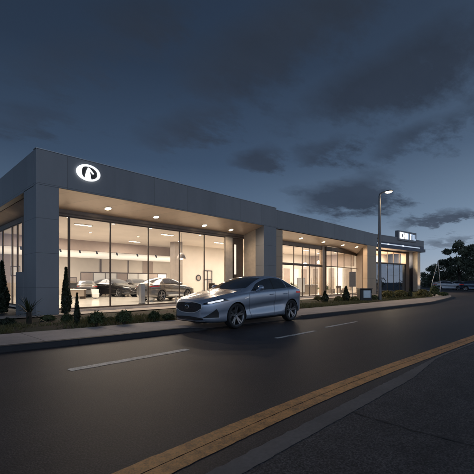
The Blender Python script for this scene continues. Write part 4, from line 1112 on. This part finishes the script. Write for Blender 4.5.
# ------------------------------------------------------------------ world, sun, camera
W = bpy.data.worlds.new('World'); S.world = W; W.use_nodes = True
nt = W.node_tree; bg = nt.nodes['Background']
SUN_EL, SUN_AZ = R(2.0), R(-62)      # afterglow low behind the camera's right
sky = nt.nodes.new('ShaderNodeTexSky'); sky.sky_type = 'NISHITA'; sky.sun_disc = False
sky.sun_elevation = SUN_EL; sky.sun_rotation = R(150); sky.altitude = 50
g = nt.nodes.new('ShaderNodeTexCoord').outputs['Generated']
nv = nt.nodes.new('ShaderNodeVectorMath'); nv.operation = 'NORMALIZE'; nt.links.new(g, nv.inputs[0])
sx = nt.nodes.new('ShaderNodeSeparateXYZ'); nt.links.new(nv.outputs[0], sx.inputs[0])
el = sx.outputs['Z']
az = mth(nt, 'ADD', mth(nt, 'MULTIPLY', sx.outputs['X'], .89), mth(nt, 'MULTIPLY', sx.outputs['Y'], -.46))   # toward the photo's right / afterglow
base = ramp(nt, el, [(.0, (.30, .35, .43)), (.07, (.215, .285, .39)), (.17, (.120, .178, .268)), (.32, (.055, .089, .150)), (.52, (.029, .047, .082)), (.85, (.019, .030, .053))])
boost = ramp(nt, mth(nt, 'ADD', mth(nt, 'MULTIPLY', az, .5), .5), [(.30, (.66, .70, .74)), (.62, (.82, .87, .92)), (.80, (1.05, 1.06, 1.06)), (.93, (1.5, 1.44, 1.36))])
base = mixc(nt, 1., base, boost, 'MULTIPLY')
back = mth(nt, 'ADD', mth(nt, 'MULTIPLY', sx.outputs['X'], -.719), mth(nt, 'MULTIPLY', sx.outputs['Y'], -.695))
glow = ramp(nt, back, [(.05, (1, 1, 1)), (.45, (2.0, 1.9, 1.85)), (.85, (3.4, 3.1, 2.9))])
base = mixc(nt, 1., base, glow, 'MULTIPLY')
# cloud deck: project directions onto a plane overhead
dz = mth(nt, 'ADD', el, .10)
cx = mth(nt, 'DIVIDE', sx.outputs['X'], dz); cy = mth(nt, 'DIVIDE', sx.outputs['Y'], dz)
cb = nt.nodes.new('ShaderNodeCombineXYZ'); nt.links.new(cx, cb.inputs[0]); nt.links.new(cy, cb.inputs[1])
rotm = nt.nodes.new('ShaderNodeMapping'); rotm.inputs['Rotation'].default_value = (0, 0, R(30)); rotm.inputs['Scale'].default_value = (.75, 1.25, 1); rotm.inputs['Location'].default_value = (3.1, 1.2, 0)
nt.links.new(cb.outputs[0], rotm.inputs['Vector'])
n1 = noise(nt, .85, 8, .58, vec=rotm.outputs[0]); n2 = noise(nt, 2.4, 9, .68, vec=rotm.outputs[0])
cl = mth(nt, 'ADD', mth(nt, 'MULTIPLY', n1, .54), mth(nt, 'MULTIPLY', n2, .46))
azm = mth(nt, 'ARCTAN2', sx.outputs['Y'], sx.outputs['X']); elm = mth(nt, 'ARCSINE', el)
wob = mth(nt, 'MULTIPLY', mth(nt, 'SUBTRACT', n2, .5), .22)
mask = None
for px, py, rx, ry, tilt, st in ((290, 35, 140, 38, .28, .95), (390, 80, 105, 30, .22, .95), (190, 128, 60, 28, .35, .8), (325, 150, 42, 12, .2, .7), (258, 161, 34, 13, .1, .9), (347, 197, 56, 17, .05, 1.1), (436, 220, 44, 8, .12, 1.), (420, 135, 50, 14, .2, .6), (90, 60, 80, 30, .2, .75), (30, 120, 50, 16, .2, .55), (150, 20, 70, 20, .2, .7), (300, 190, 30, 6, 0, .5), (470, 240, 60, 6, 0, .5)):
    dx, dy = ray(px); up = (HY-py)/F_; a0 = math.atan2(dy, dx); e0 = math.atan2(up, math.hypot(dx, dy)); hyp = math.hypot(dx, dy)
    ra = rx/F_/hyp**1.6; re = ry/F_/hyp
    da = mth(nt, 'SUBTRACT', a0, mth(nt, 'ADD', azm, wob)); de = mth(nt, 'SUBTRACT', mth(nt, 'ADD', elm, mth(nt, 'MULTIPLY', wob, .5)), e0)   # da > 0 is to the right
    de2 = mth(nt, 'SUBTRACT', de, mth(nt, 'MULTIPLY', da, tilt))
    q = mth(nt, 'ADD', mth(nt, 'POWER', mth(nt, 'DIVIDE', da, ra), 2.), mth(nt, 'POWER', mth(nt, 'DIVIDE', de2, re), 2.))
    b_ = mth(nt, 'MULTIPLY', mth(nt, 'EXPONENT', mth(nt, 'MULTIPLY', q, -1.)), st)
    mask = b_ if mask is None else mth(nt, 'MAXIMUM', mask, b_)
cl = mth(nt, 'ADD', cl, mth(nt, 'SUBTRACT', mth(nt, 'MULTIPLY', mask, .29), .135))
cm = ramp(nt, cl, [(.435, (0, 0, 0)), (.53, (.62,)*3), (.60, (1, 1, 1))])
cloudc = ramp(nt, el, [(.0, (.15, .165, .20)), (.10, (.058, .077, .116)), (.2, (.034, .048, .078)), (.5, (.023, .032, .051)), (.8, (.018, .023, .032))])
cloudv = mixc(nt, 1., cloudc, ramp(nt, n1, [(.3, (1.35, 1.34, 1.33)), (.7, (.8, .82, .85))]), 'MULTIPLY')
skyc = mixc(nt, mth(nt, 'MULTIPLY', cm, .93), base, cloudv)
ns = mixc(nt, 1., sky.outputs[0], (.05, .05, .05), 'MULTIPLY')
tot = mixc(nt, 1., skyc, mixc(nt, 1., ns, (.10, .11, .13), 'MULTIPLY'), 'ADD')
nt.links.new(tot, bg.inputs['Color']); bg.inputs['Strength'].default_value = 1.0
sl = bpy.data.lights.new('sun', 'SUN'); sl.energy = .22; sl.angle = R(50); sl.color = (.84, .90, 1)
so = bpy.data.objects.new('sun', sl); C.objects.link(so); so.location = (0, 0, 30)
so.rotation_euler = (R(52), 0, R(-15))
cam = bpy.data.cameras.new('camera'); co = bpy.data.objects.new('camera', cam); C.objects.link(co); S.camera = co
co.location = (0, 0, H); co.rotation_euler = (R(90), 0, -math.atan2(FW[0], FW[1]))
cam.lens = F_/474*36; cam.sensor_width = 36; cam.shift_y = (HY-237)/474; cam.clip_end = 2000; cam.clip_start = .05
S.view_settings.view_transform = 'Standard'; S.view_settings.look = 'None'; S.view_settings.exposure = 0; S.view_settings.gamma = 1
S.cycles.use_denoising = True; S.cycles.max_bounces = 8; S.cycles.transparent_max_bounces = 12; S.cycles.sample_clamp_indirect = 4
S.cycles.caustics_reflective = False; S.cycles.caustics_refractive = False
